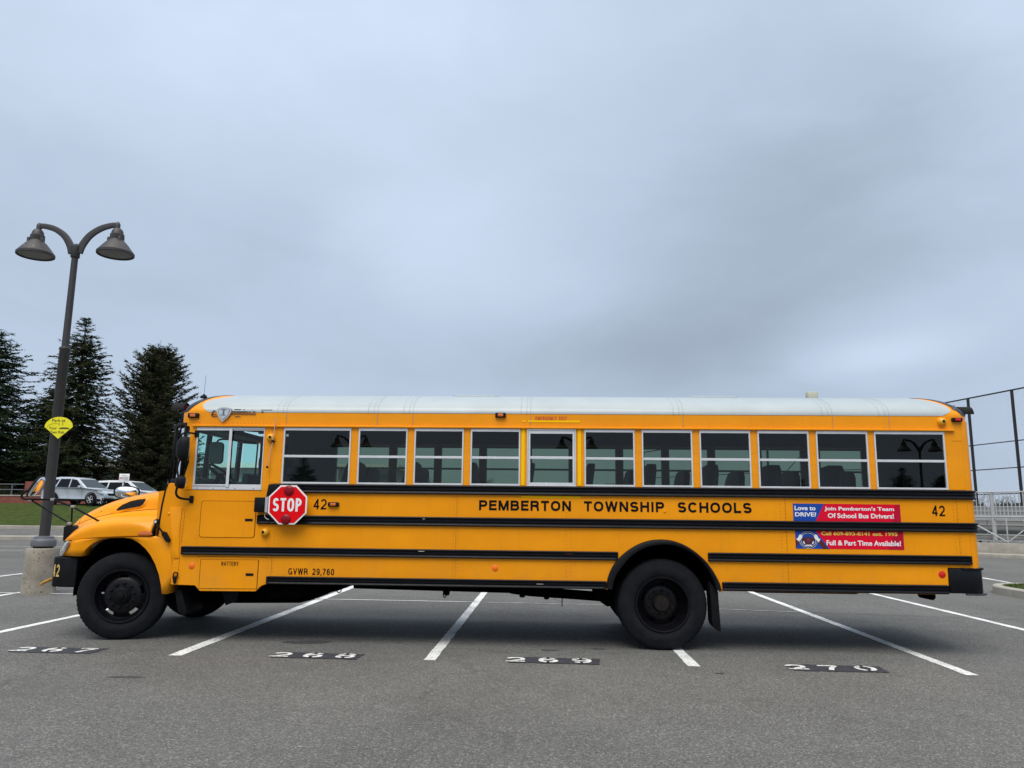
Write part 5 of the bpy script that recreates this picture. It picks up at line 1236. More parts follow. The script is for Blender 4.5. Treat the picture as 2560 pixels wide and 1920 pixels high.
# underbody
b = MB()
for y in (.78, BW-.86): b.box(-5.9, 4.9, y, y+.08, .635, .84)
for x in (-4.3, -2.9, -1.5, -.1, .6, 2.2, 3.6, 4.6): b.box(x, x+.09, .08, BW-.08, .69, .78)
b.box(-4.5, .68, .05, BW-.05, .80, .86); b.box(2.10, 4.92, .05, BW-.05, .80, .86); b.box(.68, 2.10, .72, BW-.72, .80, .86)
b.build('frame', CHS, bus)
b = MB(); b.prism([(-4.9, .62), (-4.90, .40), (-4.2, .385), (-3.12, .405), (-2.98, .44), (-2.88, .50), (-2.62, .57), (-2.5, .62)], .62, 1.45); b.prism([(-5.75, 1.25), (-5.7, .75), (-5.3, .62), (-4.8, .45), (-4.6, 1.25)], .72, BW-.72); b.build('engine', CHS, bus, bevel=.03)
b = MB(); b.tube([(-2.55, 1.15, .60), (-.35, 1.1, .575)], .055, 12); b.tube([(-.35, 1.1, .57), (1.25, 1.22, .46)], .055, 12)
for x, z in ((-1.30, .56), (-.30, .55), (.02, .53)): b.lathe([(.075, -.035), (.085, 0), (.075, .035)], (x, 1.1, z), 'x', 12)
b.build('drive_shaft', CHS, bus)
b = MB(); b.tube([(1.385, .35, .53), (1.385, BW-.35, .53)], .085, 14); b.lathe([(.05, -.24), (.18, -.12), (.205, 0), (.18, .12), (.05, .2)], (1.36, 1.22, .53), 'x', 18); b.tube([(-5.135, .35, .47), (-5.135, BW-.35, .47)], .06, 10); b.build('axle', CHS, bus)
for y in (.70, BW-.70):
    b = MB(); b.prism([(.55, .70), (.62, .62), (1.1, .575), (1.65, .575), (2.2, .66), (2.2, .72), (1.65, .64), (1.1, .64)], y-.04, y+.04); b.build('leaf_spring', CHS, bus); b = MB(); b.prism([(.60, .70), (.86, .70), (.86, .44), (.78, .42), (.66, .50)], y-.05, y+.05); b.build('spring_hanger', CHS, bus); b = MB()
    b.prism([(-5.85, .62), (-5.5, .56), (-4.75, .56), (-4.45, .64), (-4.45, .68), (-4.75, .61), (-5.5, .61), (-5.85, .67)], y-.04, y+.04); b.build('leaf_spring', CHS, bus)
b = MB(); b.prism([(-.45, .60), (.28, .575), (.80, .54), (.80, .445), (.40, .47), (-.2, .50), (-.45, .53)], .95, 1.02); b.build('torque_arm', CHS, bus)
for pts in ([(-2.72, .9, .58), (-2.715, .9, .53), (-2.69, .9, .515), (-2.665, .9, .53), (-2.66, .9, .58)], [(-1.32, .9, .57), (-1.315, .9, .49), (-1.30, .9, .475), (-1.285, .9, .49), (-1.28, .9, .57)], [(.22, .9, .62), (.22, .9, .42), (.221, .9, .385)]):
    rod('hose_loop', pts, .007, CHS)
b = MB(); b.prism([(-4.08, .60), (-4.00, .382), (-3.86, .44), (-3.84, .60)], .45, .50); b.build('splash_flap', BLM, bus, bevel=.004)
b = MB(); b.prism([(-3.40, .66), (-2.90, .66), (-2.90, .55), (-3.0, .52), (-3.38, .52)], .15, .6); b.build('step_tank', CHS, bus, bevel=.02)
b = MB(); b.prism([(2.5, .70), (3.9, .70), (3.9, .66), (3.8, .63), (2.6, .63), (2.5, .66)], .5, 1.9); b.build('fuel_tank', CHS, bus, bevel=.03)
b = MB(); b.tube([(-.45, 1.4, .58), (-1.75, 1.4, .62)], .06, 10); b.build('muffler', CHS, bus)

# interior
b = MB(); b.box(-4.44, .66, .045, BW-.045, 1.02, 1.06); b.box(2.12, 4.94, .045, BW-.045, 1.02, 1.06); b.box(.66, 2.12, .84, BW-.84, 1.02, 1.06); b.build('floor', FLR, bus)
b = MB(); b.grid(lambda u, v: (lambda p: (p[0], YC+(p[1]-YC)*.965, p[2]-.05))(roof_pt(-4.45+9.4*u, .02+.96*v)), 12, 30); b.build('ceiling', INT, bus, smooth=60)
b = MB()
for y0, y1 in ((.041, .055), (BW-.055, BW-.041)): b.box(-4.44, 4.94, y0, y1, 1.30, 1.80); b.box(-3.40, 4.94, y0, y1, 2.60, 2.74)
b.box(4.90, 4.93, .05, BW-.05, 1.06, 2.9); b.build('inner_lining', INT, bus)
rnd = random.Random(11)
def bus_seat(x, y0, y1):
    b = MB()      # backrest: wings taper to a rounded top, leaning back
    hh = 2.20
    prof = [(y0, 1.50), (y1, 1.50), (y1-.01, 1.95), (y1-.06, 2.10), (y1-.16, 2.18), ((y0+y1)/2, hh), (y0+.16, 2.18), (y0+.06, 2.10), (y0+.01, 1.95)]
    n = len(prof); vs = []
    for k, dx_ in ((0, 0), (1, .085)):
        for yy, zz in prof: vs.append((x+dx_+(zz-1.5)*.16, yy, zz))
    b.add(vs, [tuple(range(n)), tuple(range(2*n-1, n-1, -1))]+[(i, i+n, (i+1) % n+n, (i+1) % n) for i in range(n)])
    o = b.build('seat', SEAT, bus, bevel=.018, bseg=2)
    c = MB(); c.box(x-.42, x+.0, y0, y1, 1.40, 1.52); c.build('cushion', SEAT, o, bevel=.03)
    c = MB(); c.box(x-.36, x-.02, y1-.05, y1-.02, 1.06, 1.40); c.build('seat_leg', CHS, o)
for k_ in range(-6, 4):
    x = 1.93+.753*k_
    bus_seat(x, .08, 1.02); bus_seat(x-.10, BW-1.02, BW-.08)
# guard barrier behind the driver, driver's seat, wheel, dash
b = MB(); b.box(-3.24, -3.19, .08, .95, 1.2, 2.02); b.build('seat_barrier', SEAT, bus, bevel=.03)
b = MB(); b.box(-3.86, -3.76, .30, .78, 1.62, 2.02); b.box(-3.9, -3.42, .30, .78, 1.46, 1.60); b.build('driver_seat', SEAT, bus, bevel=.05)
b = MB(); ctr = Vector((-4.21, .55, 2.02)); nrm = Vector((.62, 0, .78)).normalized(); a1 = Vector((0, 1, 0)); a2 = nrm.cross(a1)
b.tube([ctr+(a1*math.cos(t)+a2*math.sin(t))*.20 for t in np.linspace(0, 2*math.pi, 33)], .016, 8, caps=False)
for t in (0.2, 2.3, 4.4): b.tube([ctr-nrm*.03, ctr+(a1*math.cos(t)+a2*math.sin(t))*.2], .014, 6)
b.lathe([(.05, -.03), (.05, .02)], ctr-nrm*.04, 'z', 12); b.tube([ctr, ctr-nrm*.45], .03, 8); b.build('steering_wheel', BLM, bus)
b = MB(); b.prism([(-4.75, 1.7), (-4.75, 1.92), (-4.55, 1.97), (-4.36, 1.965), (-4.26, 1.90), (-4.22, 1.78), (-4.20, 1.5), (-4.6, 1.5)], .16, BW-.75); b.build('dashboard', mat('dash_grey', (.045, .055, .065), .7), bus, bevel=.03)
b = MB(); b.prism(rrect(-4.30, -4.12, 2.14, 2.42, .05), .30, .36); b.build('side_console_mirror', mat('mirror_back_grey', (.10, .12, .12), .6), bus, bevel=.01)
rod('mirror_bar', [(-4.21, .33, 2.42), (-4.20, .4, 2.46), (-4.12, .6, 2.475), (-3.95, .9, 2.47)], .012)
# service door on the far side: glazed leaves with black frames
b = MB()
for x0, x1 in ((-4.42, -4.37), (-4.21, -4.18), (-4.03, -3.98)): b.box(x0, x1, BW-.05, BW+.01, 1.1, 2.58)
b.box(-4.37, -4.0, BW-.05, BW+.01, 2.50, 2.58); b.box(-4.37, -4.0, BW-.05, BW+.01, 1.1, 1.25)
o = b.build('service_door', BLM, bus, bevel=.004)
pane(o, -4.37, -4.21, 1.25, 2.50, BW-.02, GLC); pane(o, -4.18, -4.03, 1.25, 2.50, BW-.02, GLC)
b = MB(); b.box(-3.98, -3.24, BW-.06, BW-.002, 1.06, 2.74); b.build('stepwell_wall', INT, bus)
rod('grab_rail', [(-4.02, 2.1, 1.7), (-3.95, 2.1, 2.1), (-3.90, 2.1, 2.48)], .014)
b = MB(); b.box(-3.72, -3.60, 1.5, 1.56, 2.16, 2.28); b.build('radio_box', BLM, bus, bevel=.01)

# ------------------------------------------------------------------ street lamp with two heads
LX, LY = -9.41, 5.0
def lamp_post(loc, label, group=None, rz=0, ped=True):
    lx, ly = 0, 0
    r0 = root('street_lamp', (0, 0, 0), label, 'street lamp', group)
    if ped:
        b = MB(); b.lathe([(.292, -.02), (.288, .0), (.284, .30), (.281, .60), (.281, .80), (.268, .825), (0.0, .83)], (0, 0, 0), 'z', 40)
        mt = mat('old_concrete', (.27, .245, .20), .95, noise=.22, nscale=5, bump=.5, bscale=30, bdist=.01)
        t = mt.node_tree; bs = t.nodes['Principled BSDF']; co = t.nodes.new('ShaderNodeTexCoord'); n = t.nodes.new('ShaderNodeTexNoise'); n.inputs['Scale'].default_value = 22; n.inputs['Detail'].default_value = 9; t.links.new(co.outputs['Object'], n.inputs['Vector'])
        rp = t.nodes.new('ShaderNodeValToRGB'); rp.color_ramp.elements[0].position = .33; rp.color_ramp.elements[1].position = .40; rp.color_ramp.elements[0].color = (.45, .44, .40, 1); rp.color_ramp.elements[1].color = (1, 1, 1, 1)
        mx = t.nodes.new('ShaderNodeMixRGB'); mx.blend_type = 'MULTIPLY'; mx.inputs[0].default_value = 1
        src = bs.inputs['Base Color'].links[0].from_socket; t.links.new(n.outputs[0], rp.inputs[0]); t.links.new(src, mx.inputs[1]); t.links.new(rp.outputs[0], mx.inputs[2]); t.links.new(mx.outputs[0], bs.inputs['Base Color'])
        b.build('concrete_base', mt, r0, smooth=50)
        b = MB()
        for k in range(4):
            an = R(45+90*k); b.lathe([(.018, .82), (.018, .86)], (.15*math.cos(an), .15*math.sin(an), 0), 'z', 8)
        b.lathe([(.17, .828), (.17, .845)], (0, 0, 0), 'z', 8); b.build('anchor_bolt', BLM, r0)
    b = MB(); b.lathe([(.195, .850), (.213, .865), (.215, .950), (.200, .985), (.175, 1.0), (.165, 1.035), (.10, 1.05)], (0, 0, 0), 'z', 32); b.build('base_collar', mat('collar_grey', (.10, .105, .12), .5), r0, smooth=40)
    b = MB(); b.lathe([(.092, 1.04), (.093, 4.62), (.100, 4.63), (.100, 4.66), (.092, 4.672), (.066, 4.68), (.060, 6.52)], (0, 0, 0), 'z', 28); b.build('pole', PLAM, r0, smooth=40)
    b = MB(); b.lathe([(.075, 6.50), (.085, 6.515), (.085, 6.74), (.06, 6.755), (.040, 6.77), (.038, 6.785), (.0, 6.80)], (0, 0, 0), 'z', 20); b.build('hub', PLAM, r0, smooth=40)
    for sg in (-1, 1):
        C_ = [catmull([Vector(q) for q in [(.07, .0, 6.60), (.125, 0, 6.76), (.26, 0, 6.96), (.46, 0, 7.10), (.66, 0, 7.165), (.80, 0, 7.18)]], t) for t in np.linspace(0, 1, 24)]
        b = MB(); vs = []
        for i, p in enumerate(C_):
            t = (C_[min(i+1, 23)]-C_[max(i-1, 0)]).normalized(); nn = Vector((-t.z, 0, t.x)); hh = .075-.028*i/23
            for a, c in ((-1, -1), (1, -1), (1, 1), (-1, 1)):
                q = p+nn*hh*c+Vector((0, .026*a, 0)); vs.append((q.x*sg, q.y, q.z))
        b.add(vs, [(i*4+k, i*4+(k+1) % 4, (i+1)*4+(k+1) % 4, (i+1)*4+k) for i in range(23) for k in range(4)]+[(0, 1, 2, 3), (92, 93, 94, 95)])
        b.build('arm', PLAM, r0, bevel=.006)
        hx = sg*.83
        b = MB(); b.lathe([(.048, 7.085), (.050, 7.10), (.050, 7.19), (.040, 7.215), (.022, 7.24), (.0, 7.25)], (hx-sg*.01, 0, 0), 'z', 16); b.build('arm_finial', PLAM, r0, smooth=50)
        h = MB(); h.lathe([(0, 7.12), (.055, 7.112), (.095, 7.085), (.122, 7.045), (.132, 7.0), (.136, 6.985)], (hx, 0, 0), 'z', 32)
        def fin(j, k): return -.014 if (k % 3 == 0 and 1 <= j <= 2) else 0
        h.lathe([(.136, 6.985), (.152, 6.975), (.158, 6.88), (.150, 6.86), (.165, 6.845)], (hx, 0, 0), 'z', 60, wob=fin)
        head = h.build('lamp_head', PLAM, r0, smooth=30)
        s = MB(); s.lathe([(.150, 6.865), (.165, 6.845), (.22, 6.80), (.30, 6.715), (.365, 6.64), (.392, 6.605), (.404, 6.60), (.404, 6.555), (.392, 6.548), (.375, 6.55), (.372, 6.575)], (hx, 0, 0), 'z', 48, caps=False)
        s.build('lamp_shade', PLAM, head, smooth=40)
        l = MB(); l.lathe([(.373, 6.572), (.30, 6.566), (.15, 6.560), (0, 6.558)], (hx, 0, 0), 'z', 36); l.build('lens', LENS, head, smooth=60)
        for a in (0, 120, 240):
            an = R(a+(200 if sg > 0 else -20)); cx, cy = hx+.172*math.cos(an), .172*math.sin(an)
            k = MB(); k.box(cx-.03, cx+.03, cy-.025, cy+.025, 6.77, 6.915); k.build('shade_clip', PLAM, head, bevel=.012)
        if sg < 0 and ped:
            dr = MB()
            for (an, zt, ln, w) in ((-1.75, 6.80, .13, .028), (-1.25, 6.81, .08, .05), (-1.12, 6.77, .10, .022), (-1.66, 6.74, .05, .02)):
                vs = []
                for t in np.linspace(0, 1, 6):
                    z = zt-ln*t; rr = .165+(.404-.165)*(6.845-z)/.245+.004; ww = w*(1-.5*t)/rr/2*(1+.3*math.sin(7*t))
                    vs += [(hx+rr*math.cos(an-ww), rr*math.sin(an-ww), z), (hx+rr*math.cos(an+ww), rr*math.sin(an+ww), z)]
                dr.add(vs, [(2*i, 2*i+1, 2*i+3, 2*i+2) for i in range(5)])
            dr.build('bird_dropping', DROP, head, smooth=0)
    for ch in r0.children:
        if ch.name.startswith('lamp_head'):        # slimmer heads
            ch.scale = (.86, .86, 1.0)
    r0.location = loc; r0.rotation_euler = (0, 0, rz); return r0
lamp = lamp_post((LX, LY, 0), 'tall dark grey double-headed lamp post on a round concrete base', rz=R(-1))

# yellow sign strapped to the pole
sg = root('parking_sign', (-9.29, 4.885, 2.868), 'fan-shaped yellow sign on the lamp pole reading Park at Your Own Risk', 'sign')
fan = [(-9.565, 3.094)]+[(-9.29+.275*math.cos(R(a)), 3.094+.193*math.sin(R(a))) for a in range(172, 4, -8)]+[(-9.015, 3.094), (-9.278, 2.868)]
b = MB(); b.prism(fan, 4.882, 4.890); b.build('panel', SIGNY, sg, smooth=0)
b = MB(); fy = 4.879
def ft(s, x0, x1, z0, z1, sl=0, bold=.008): text_into(b, s, x0, x1, z0, z1, lambda x, z: (x, fy, z), bold=bold)
ft('Park at', -9.425, -9.168, 3.190, 3.248); ft('Your', -9.478, -9.318, 3.045, 3.100); ft('Own Risk', -9.450, -9.165, 2.968, 3.022)
b.tube([(x, fy, z) for x, z in [(-9.515, 3.090), (-9.49, 3.125), (-9.44, 3.148), (-9.38, 3.158), (-9.315, 3.160)]], .0022, 5)
for x, s in ((-9.285, 1), (-9.215, -1)): b.tube([(x-.008*s, fy, 3.175), (x+.004*s, fy, 3.160), (x+.004*s, fy, 3.145), (x-.008*s, fy, 3.130)], .004, 5)
b.prism([(-9.275, 3.066), (-9.255, 3.080), (-9.20, 3.086), (-9.12, 3.084), (-9.07, 3.068), (-9.08, 3.056), (-9.27, 3.056)], fy-.001, fy+.001)
b.build('lettering', mat('sign_ink', (.06, .055, .01), .6), sg, smooth=0, recalc=False)
b = MB(); b.lathe([(.097, 3.14), (.097, 3.17)], (LX, LY, 0), 'z', 24); b.build('strap', SLV, sg)

# ------------------------------------------------------------------ evergreens
FOL = mat('spruce_needles', (0.030, 0.040, 0.017), .85, spec=.1, noise=.55, nscale=1.2)
FOL2 = mat('arborvitae_foliage', (0.036, 0.040, 0.020), .85, spec=.1, noise=.5, nscale=1.2)
FOL3 = mat('dark_pine_needles', (0.018, 0.036, 0.016), .85, spec=.1, noise=.5, nscale=1.2)
BRK = mat('bark', (.05, .042, .034), .95, noise=.3, nscale=6, bump=.4, bscale=15)
def conifer(name, label, H, Rb, base, seed, mt, n_whorl=34, dens=1.0, kind='spruce', group=None):
    rg = np.random.default_rng(seed); V = []; n = 0
    r0 = root(name, (0, 0, 0), label, 'tree', group)
    t = MB(); t.tube([(0, 0, -.3), (.05, 0, H*.35), (-.03, .04, H*.7), (0, 0, H*.985)], [H*.020, H*.015, H*.008, .015], 8)
    tris = []
    def twig(p, d, L, w):
        # flattened spray of needles: several narrow triangles along a twig
        k = max(3, int(L/.09)); 
        side = np.cross(d, [0, 0, 1.0]); nl = np.linalg.norm(side); side = side/nl if nl > 1e-3 else np.array([1., 0, 0])
        for i in range(k):
            f = (i+rg.random())/k; q = p+d*L*f
            for s in (-1, 1):
                dd = d*.55+side*s*(.65+rg.random()*.4)+np.array([0, 0, rg.normal(-.12, .28)]); dd /= np.linalg.norm(dd)
                ln = w*(1.15-f*.7)*rg.uniform(.6, 1.3); a = np.cross(dd, rg.normal(size=3)); a /= np.linalg.norm(a)+1e-6; a *= ln*.22
                tris.append((q-a, q+a, q+dd*ln))
    for wI in range(n_whorl):
        f = (wI+rg.uniform(-.3, .3))/n_whorl; f = min(max(f, 0), .995)
        zc = base+(H-base)*f
        if kind == 'spruce': R_ = Rb*(1-f)**.80*rg.uniform(.80, 1.12)+.12
        elif kind == 'round': R_ = Rb*math.sqrt(max(.02, 1-((f-.30)/.72)**2))*rg.uniform(.88, 1.05) if f > .3 else Rb*(.82+.6*f)*rg.uniform(.88, 1.05)
        else: R_ = Rb*(1-f**1.6)**.9*rg.uniform(.75, 1.15)+.2
        nb = int((6 if R_ < 1.2 else 10)*dens)
        ph = rg.uniform(0, 6.28)
        for bI in range(nb):
            an = ph+2*math.pi*bI/nb+rg.normal(0, .3); L = R_*rg.uniform(.5, 1.16); z = min(zc+rg.normal(0, .30)*(1 if f < .93 else .2), H*.99)
            up = {'spruce': .28-.55*(1-f), 'round': .75-.5*(1-f), 'pine': .15-.3*(1-f)}[kind]+rg.normal(0, .12)
            d = np.array([math.cos(an), math.sin(an), up]); d /= np.linalg.norm(d)
            p0 = np.array([0, 0, z]); segs = max(3, int(L/.42)); p = p0.copy(); pts = [p0]
            for s in range(segs):
                d2 = d+np.array([0, 0, -.10+.20*s/segs+.02])+rg.normal(0, .06, 3); d = d2/np.linalg.norm(d2); p = p+d*L/segs; pts.append(p)
            if L > .8 and bI % 4 == 0: t.tube([tuple(q) for q in pts], [max(.008, .035*(1-i/len(pts))*L/3) for i in range(len(pts))], 4, caps=False)
            for s in range(1, len(pts)):
                g_ = s/len(pts)
                if g_ < .22 and L > 1.4: continue
                for s_ in (-1, 1):
                    for rep in range(2 if L > .8 else 1):
                        q = pts[s-1]+(pts[s]-pts[s-1])*rg.random(); dd = pts[s]-pts[s-1]; dd = dd/np.linalg.norm(dd); side = np.cross(dd, [0, 0, 1.]); side /= np.linalg.norm(side)+1e-6
                        vv = dd*.75+side*s_*rg.uniform(.4, 1.0)+np.array([0, 0, rg.normal(-.22 if kind == 'spruce' else .05, .25)]); vv /= np.linalg.norm(vv)
                        twig(q, vv, rg.uniform(.30, .62)*(1.15-.5*g_)*(1 if L > 1 else .6), .20 if L > 1 else .15)
            twig(pts[-2], (pts[-1]-pts[-2])/np.linalg.norm(pts[-1]-pts[-2]), L/segs+.22, .17)
    A = np.array(tris).reshape(-1, 3); me = bpy.data.meshes.new('crown'); nf = len(tris)
    me.vertices.add(nf*3); me.vertices.foreach_set('co', A.ravel()); me.loops.add(nf*3); me.loops.foreach_set('vertex_index', np.arange(nf*3, dtype=np.int32))
    me.polygons.add(nf); me.polygons.foreach_set('loop_start', np.arange(0, nf*3, 3, dtype=np.int32)); me.update(calc_edges=True); me.materials.append(mt)
    o = bpy.data.objects.new('crown', me); COL.objects.link(o); o.parent = r0; ORG[o.name] = Vector((0, 0, 0))
    t.build('trunk', BRK, r0, origin=(0, 0, 0))
    return r0
def put(o, x, y, z, rz=0, s=1.0):
    o.location = (x, y, z); o.rotation_euler = (0, 0, rz); o.scale = (s, s, s) if not isinstance(s, tuple) else s; return o
sp1 = conifer('spruce_tree', 'tall ragged spruce directly behind the lamp post, the highest tree', 14.9, 5.3, .6, 21, FOL, n_whorl=58, dens=1.3)
put(sp1, -36.6, 48.8, UP)
sp2 = conifer('pine_tree', 'dark green pine cut off by the left edge of the picture', 13.7, 6.6, .4, 5, FOL3, n_whorl=50, dens=1.6, kind='pine'); put(sp2, -43.3, 47.8, UP)
sp3 = conifer('evergreen_tree', 'round-topped evergreen standing nearest the front of the bus', 11.9, 3.4, .4, 9, FOL2, n_whorl=58, dens=1.6, kind='round'); put(sp3, -30.2, 48.6, UP)
if 0: sp4 = copy_tree(sp3); sp4.name = 'evergreen_tree'; sp4['label'] = 'low dark evergreen seen behind the cab of the bus'; put(sp4, -28.4, 53.5, UP, 2.0, (.50, .50, .50))
sp5 = copy_tree(sp1); sp5.name = 'spruce_tree'; sp5['label'] = 'shorter spruce filling the gap between the tall spruce and the round-topped evergreen'; put(sp5, -33.2, 54.0, UP, 1.3, (.85, .85, .62))
sp6 = copy_tree(sp2); sp6.name = 'pine_tree'; sp6['label'] = 'dark pine filling the gap between the left-edge pine and the tall spruce'; put(sp6, -40.8, 52.5, UP, 2.6, (.9, .9, .68))
sp7 = copy_tree(sp3); sp7.name = 'evergreen_tree'; sp7['label'] = 'low evergreen mass behind the white van'; put(sp7, -31.5, 53.0, UP, .7, (1.15, 1.0, .50))

# bare deciduous trees on the far side of the fields
BARE = mat('bare_twigs', (.085, .075, .065), .95)
def bare_tree(seed, H):
    rg = random.Random(seed); r0 = root('bare_tree', (0, 0, 0), 'leafless grey tree on the horizon seen through the bus windows', 'tree', 'bare trees along the horizon')
    b = MB(); 
    def br(p, d, L, r, dep):
        q = p+d*L; b.tube([p, (p+q)/2+Vector((rg.uniform(-1, 1), rg.uniform(-1, 1), 0))*L*.05, q], [r, r*.85, r*.7], 4 if dep else 6, caps=False)
        if dep >= 6: return
        for k in range(3 if dep < 5 else 3):
            a = Vector((rg.gauss(0, 1), rg.gauss(0, 1), rg.gauss(.25, .5))).normalized(); nd = (d+a*(.62 if dep else .75)).normalized()
            br(p+d*L*rg.uniform(.6, 1.0), nd, L*rg.uniform(.62, .84), r*.60, dep+1)
    br(Vector((0, 0, -.2)), Vector((0, 0, 1)), H*.24, H*.016, 0)
    b.build('branches', BARE, r0, smooth=0, recalc=False, origin=(0, 0, 0)); return r0
bt1, bt2 = bare_tree(1, 9), bare_tree(8, 9)
rnd = random.Random(44); spots = []
for i in range(20): spots.append((-26+i*3.6+rnd.uniform(-1.2, 1.2), 72+rnd.uniform(-7, 9)))
spots += [(52, 66), (47, 72), (58, 70), (41, 75)]
for i, (x, y) in enumerate(spots):
    o = (bt1, bt2)[i] if i < 2 else copy_tree((bt1, bt2)[i % 2]); o.name = 'bare_tree'
    put(o, x, y, .6 if x < 0 else .0, rnd.uniform(0, 6.28), rnd.uniform(.62, 1.0))
# distant woods that close the horizon
wd = MB(); rg = random.Random(3)
for i in range(2600):
    a = rg.uniform(-math.pi, math.pi); rr = rg.uniform(150, 190); x, y = rr*math.sin(a), rr*math.cos(a); h = rg.uniform(2.5, 6.5)*(1.2 if abs(a) > 1.2 else .8); w = rg.uniform(1.0, 2.6)
    c_, s_ = math.cos(a+rg.uniform(-.7, .7)), math.sin(a+rg.uniform(-.7, .7))
    prof = [(-w, -.5), (w, -.5), (w*.8, h*.6), (w*.3, h), (-.1, h*.9), (-w*.5, h*.95), (-w*.9, h*.5)]
    wd.add([(x+p*c_, y-p*s_, z) for p, z in prof], [tuple(range(7))])
tag(wd.build('woods', mat('woods_grey_brown', (.06, .055, .045), .95, noise=.4, nscale=.3), smooth=0, recalc=False), kind='stuff')

# things behind the viewer that show as reflections in the bus windows
for x, lb in ((20.6, 'rearmost window of the bus'), (-11.05, 'two windows behind the driver'), (1.75, 'window behind the emergency exit')):
    lr = copy_tree(lamp); lr.name = 'street_lamp'; lr['label'] = 'distant double-headed lamp reflected in the '+lb; lr.location = (x, -34, -1.35); lr.rotation_euler = (0, 0, 0)
for i, (x, y, s) in enumerate([(-17.2, -45, .36), (-14.6, -46, .28), (25, -46, .34), (30, -50, .38), (20, -52, .30), (-19.5, -46, .26)]):
    o = copy_tree((sp1, sp3)[i % 2]); o.name = 'spruce_tree'; o['label'] = 'evergreen that shows only as a dark reflection in the bus windows'; o['group'] = 'reflected evergreens'; put(o, x, y, 0, i, (s*1.3, s*1.3, s))

# ------------------------------------------------------------------ vehicles on the upper lot
def vehicle(name, label, L, Wd, side, green, wins, paint, wheels, dark=(.02, .022, .025)):
    # side: lower body outline (x,z); green: greenhouse outline (x,z) with inward lean; front is +x; local origin on the ground at centre
    r0 = root(name, (0, 0, 0), label, 'van' if 'van' in name else 'car', 'vehicles parked above the grass bank')
    hw = Wd/2
    def ring(pts, y, k=1.0): return [(x, y, z) for x, z in pts]
    b = MB(); n = len(side)
    lay = [(-hw+.10, .985), (-hw+.02, .998), (-hw, 1.0), (hw, 1.0), (hw-.02, .998), (hw-.10, .985)]
    cx = sum(p[0] for p in side)/n; cz = .62
    vs = []
    for y, k in lay: vs += [(cx+(x-cx)*k, y, cz+(z-cz)*(k if z > .5 else 1)) for x, z in side]
    fs = [(j*n+i, j*n+(i+1) % n, (j+1)*n+(i+1) % n, (j+1)*n+i) for j in range(5) for i in range(n)]+[tuple(range(n-1, -1, -1)), tuple(5*n+i for i in range(n))]
    b.add(vs, fs); body = b.build('body', paint, r0, bevel=.025, bseg=2, smooth=40)
    b = MB(); m_ = len(green); zb = min(z for _, z in green); zt = max(z for _, z in green)
    def gy(z): return hw-.05-.20*(z-zb)/(zt-zb)
    vs = [(x, -gy(z), z) for x, z in green]+[(x, gy(z), z) for x, z in green]
    b.add(vs, [tuple(range(m_)), tuple(range(2*m_-1, m_-1, -1))]+[(i, i+m_, (i+1) % m_+m_, (i+1) % m_) for i in range(m_)]); b.build('cabin', paint, r0, bevel=.03, smooth=40)
    G_ = mat('car_glass_'+name, (.008, .010, .013), .15, coat=.0, spec=.15)
    for w in wins:
        for s in (-1, 1):
            b = MB(); k = len(w); b.add([(x, s*(gy(z)+.006), z) for x, z in w], [tuple(range(k))]); b.build('side_window', G_, r0, smooth=0)
    # windscreen and rear screen from the outline
    (x0, z0), (x1, z1) = green[-2], green[-1]
    b = MB(); f0, f1 = .10, .90
    pa = (x0+(x1-x0)*f0+.012, z0+(z1-z0)*f0+.012); pb = (x0+(x1-x0)*f1+.012, z0+(z1-z0)*f1+.012)
    b.add([(pa[0], -gy(pa[1])+.07, pa[1]), (pa[0], gy(pa[1])-.07, pa[1]), (pb[0], gy(pb[1])-.07, pb[1]), (pb[0], -gy(pb[1])+.07, pb[1])], [(0, 1, 2, 3)]); b.build('windscreen', mat('windscreen_'+name, (.10, .13, .15), .05, coat=.8), r0, smooth=0)
    for wx in wheels:
        for s in (-1, 1):
            a = MB(); yq = [s*(hw+.012), s*(hw-.04)]; P1 = arc(wx, .36, .40, 0, 360, 28); P2 = arc(wx, .36, .335, 0, 360, 28); a.add([(x, yq[0], z) for x, z in P1]+[(x, yq[0], z) for x, z in P2]+[(x, yq[1], z) for x, z in P1], [(i, i+1, 29+i+1, 29+i) for i in range(28)]+[(i, i+1, 58+i+1, 58+i) for i in range(28)]); a.build('wheel_arch', BLM, r0)
            w_ = MB(); yy = s*(hw-.075); w_.lathe([(.22, -.11), (.31, -.11), (.34, -.07), (.34, .07), (.31, .11), (.22, .11)], (wx, yy, .34), 'y', 28, caps=False); wh = w_.build('wheel', RUB, r0)
            q = MB(); yo = yy+s*.115; q.add([(x, yy+s*.09, z) for x, z in arc(wx, .34, .225, 0, 345, 23)], [tuple(range(24))], 1)
            q.lathe([(.05, -.01), (.05, .01)], (wx, yo, .34), 'y', 12); q.lathe([(.225, -.012), (.225, .012), (.205, .012), (.205, -.012)], (wx, yo, .34), 'y', 28, caps=False)
            for k in range(5):
                for dd in (-.14, .14):
                    an = 2*math.pi*k/5+dd; a2 = 2*math.pi*k/5+dd*.5
                    q.tube([(wx+.05*math.cos(a2), yo, .34+.05*math.sin(a2)), (wx+.21*math.cos(an), yo, .34+.21*math.sin(an))], .017, 6)
            q.build('rim', [mat('alloy', (.55, .56, .58), .35, metal=.3), BLM], wh)
    return r0, hw, gy
silver = mat('silver_car_paint', (.46, .51, .58), .30, metal=.15, coat=.6, noise=.05)
whitec = mat('white_car_paint', (.62, .64, .66), .35, coat=.5)
side = [(-2.28, .42), (-2.30, .60), (-2.30, .92), (-2.22, 1.04), (-1.5, 1.10), (.6, 1.02), (1.05, .99), (1.75, .90), (2.10, .83), (2.25, .70), (2.29, .52), (2.26, .30), (1.9, .24), (-1.95, .24), (-2.2, .32)]
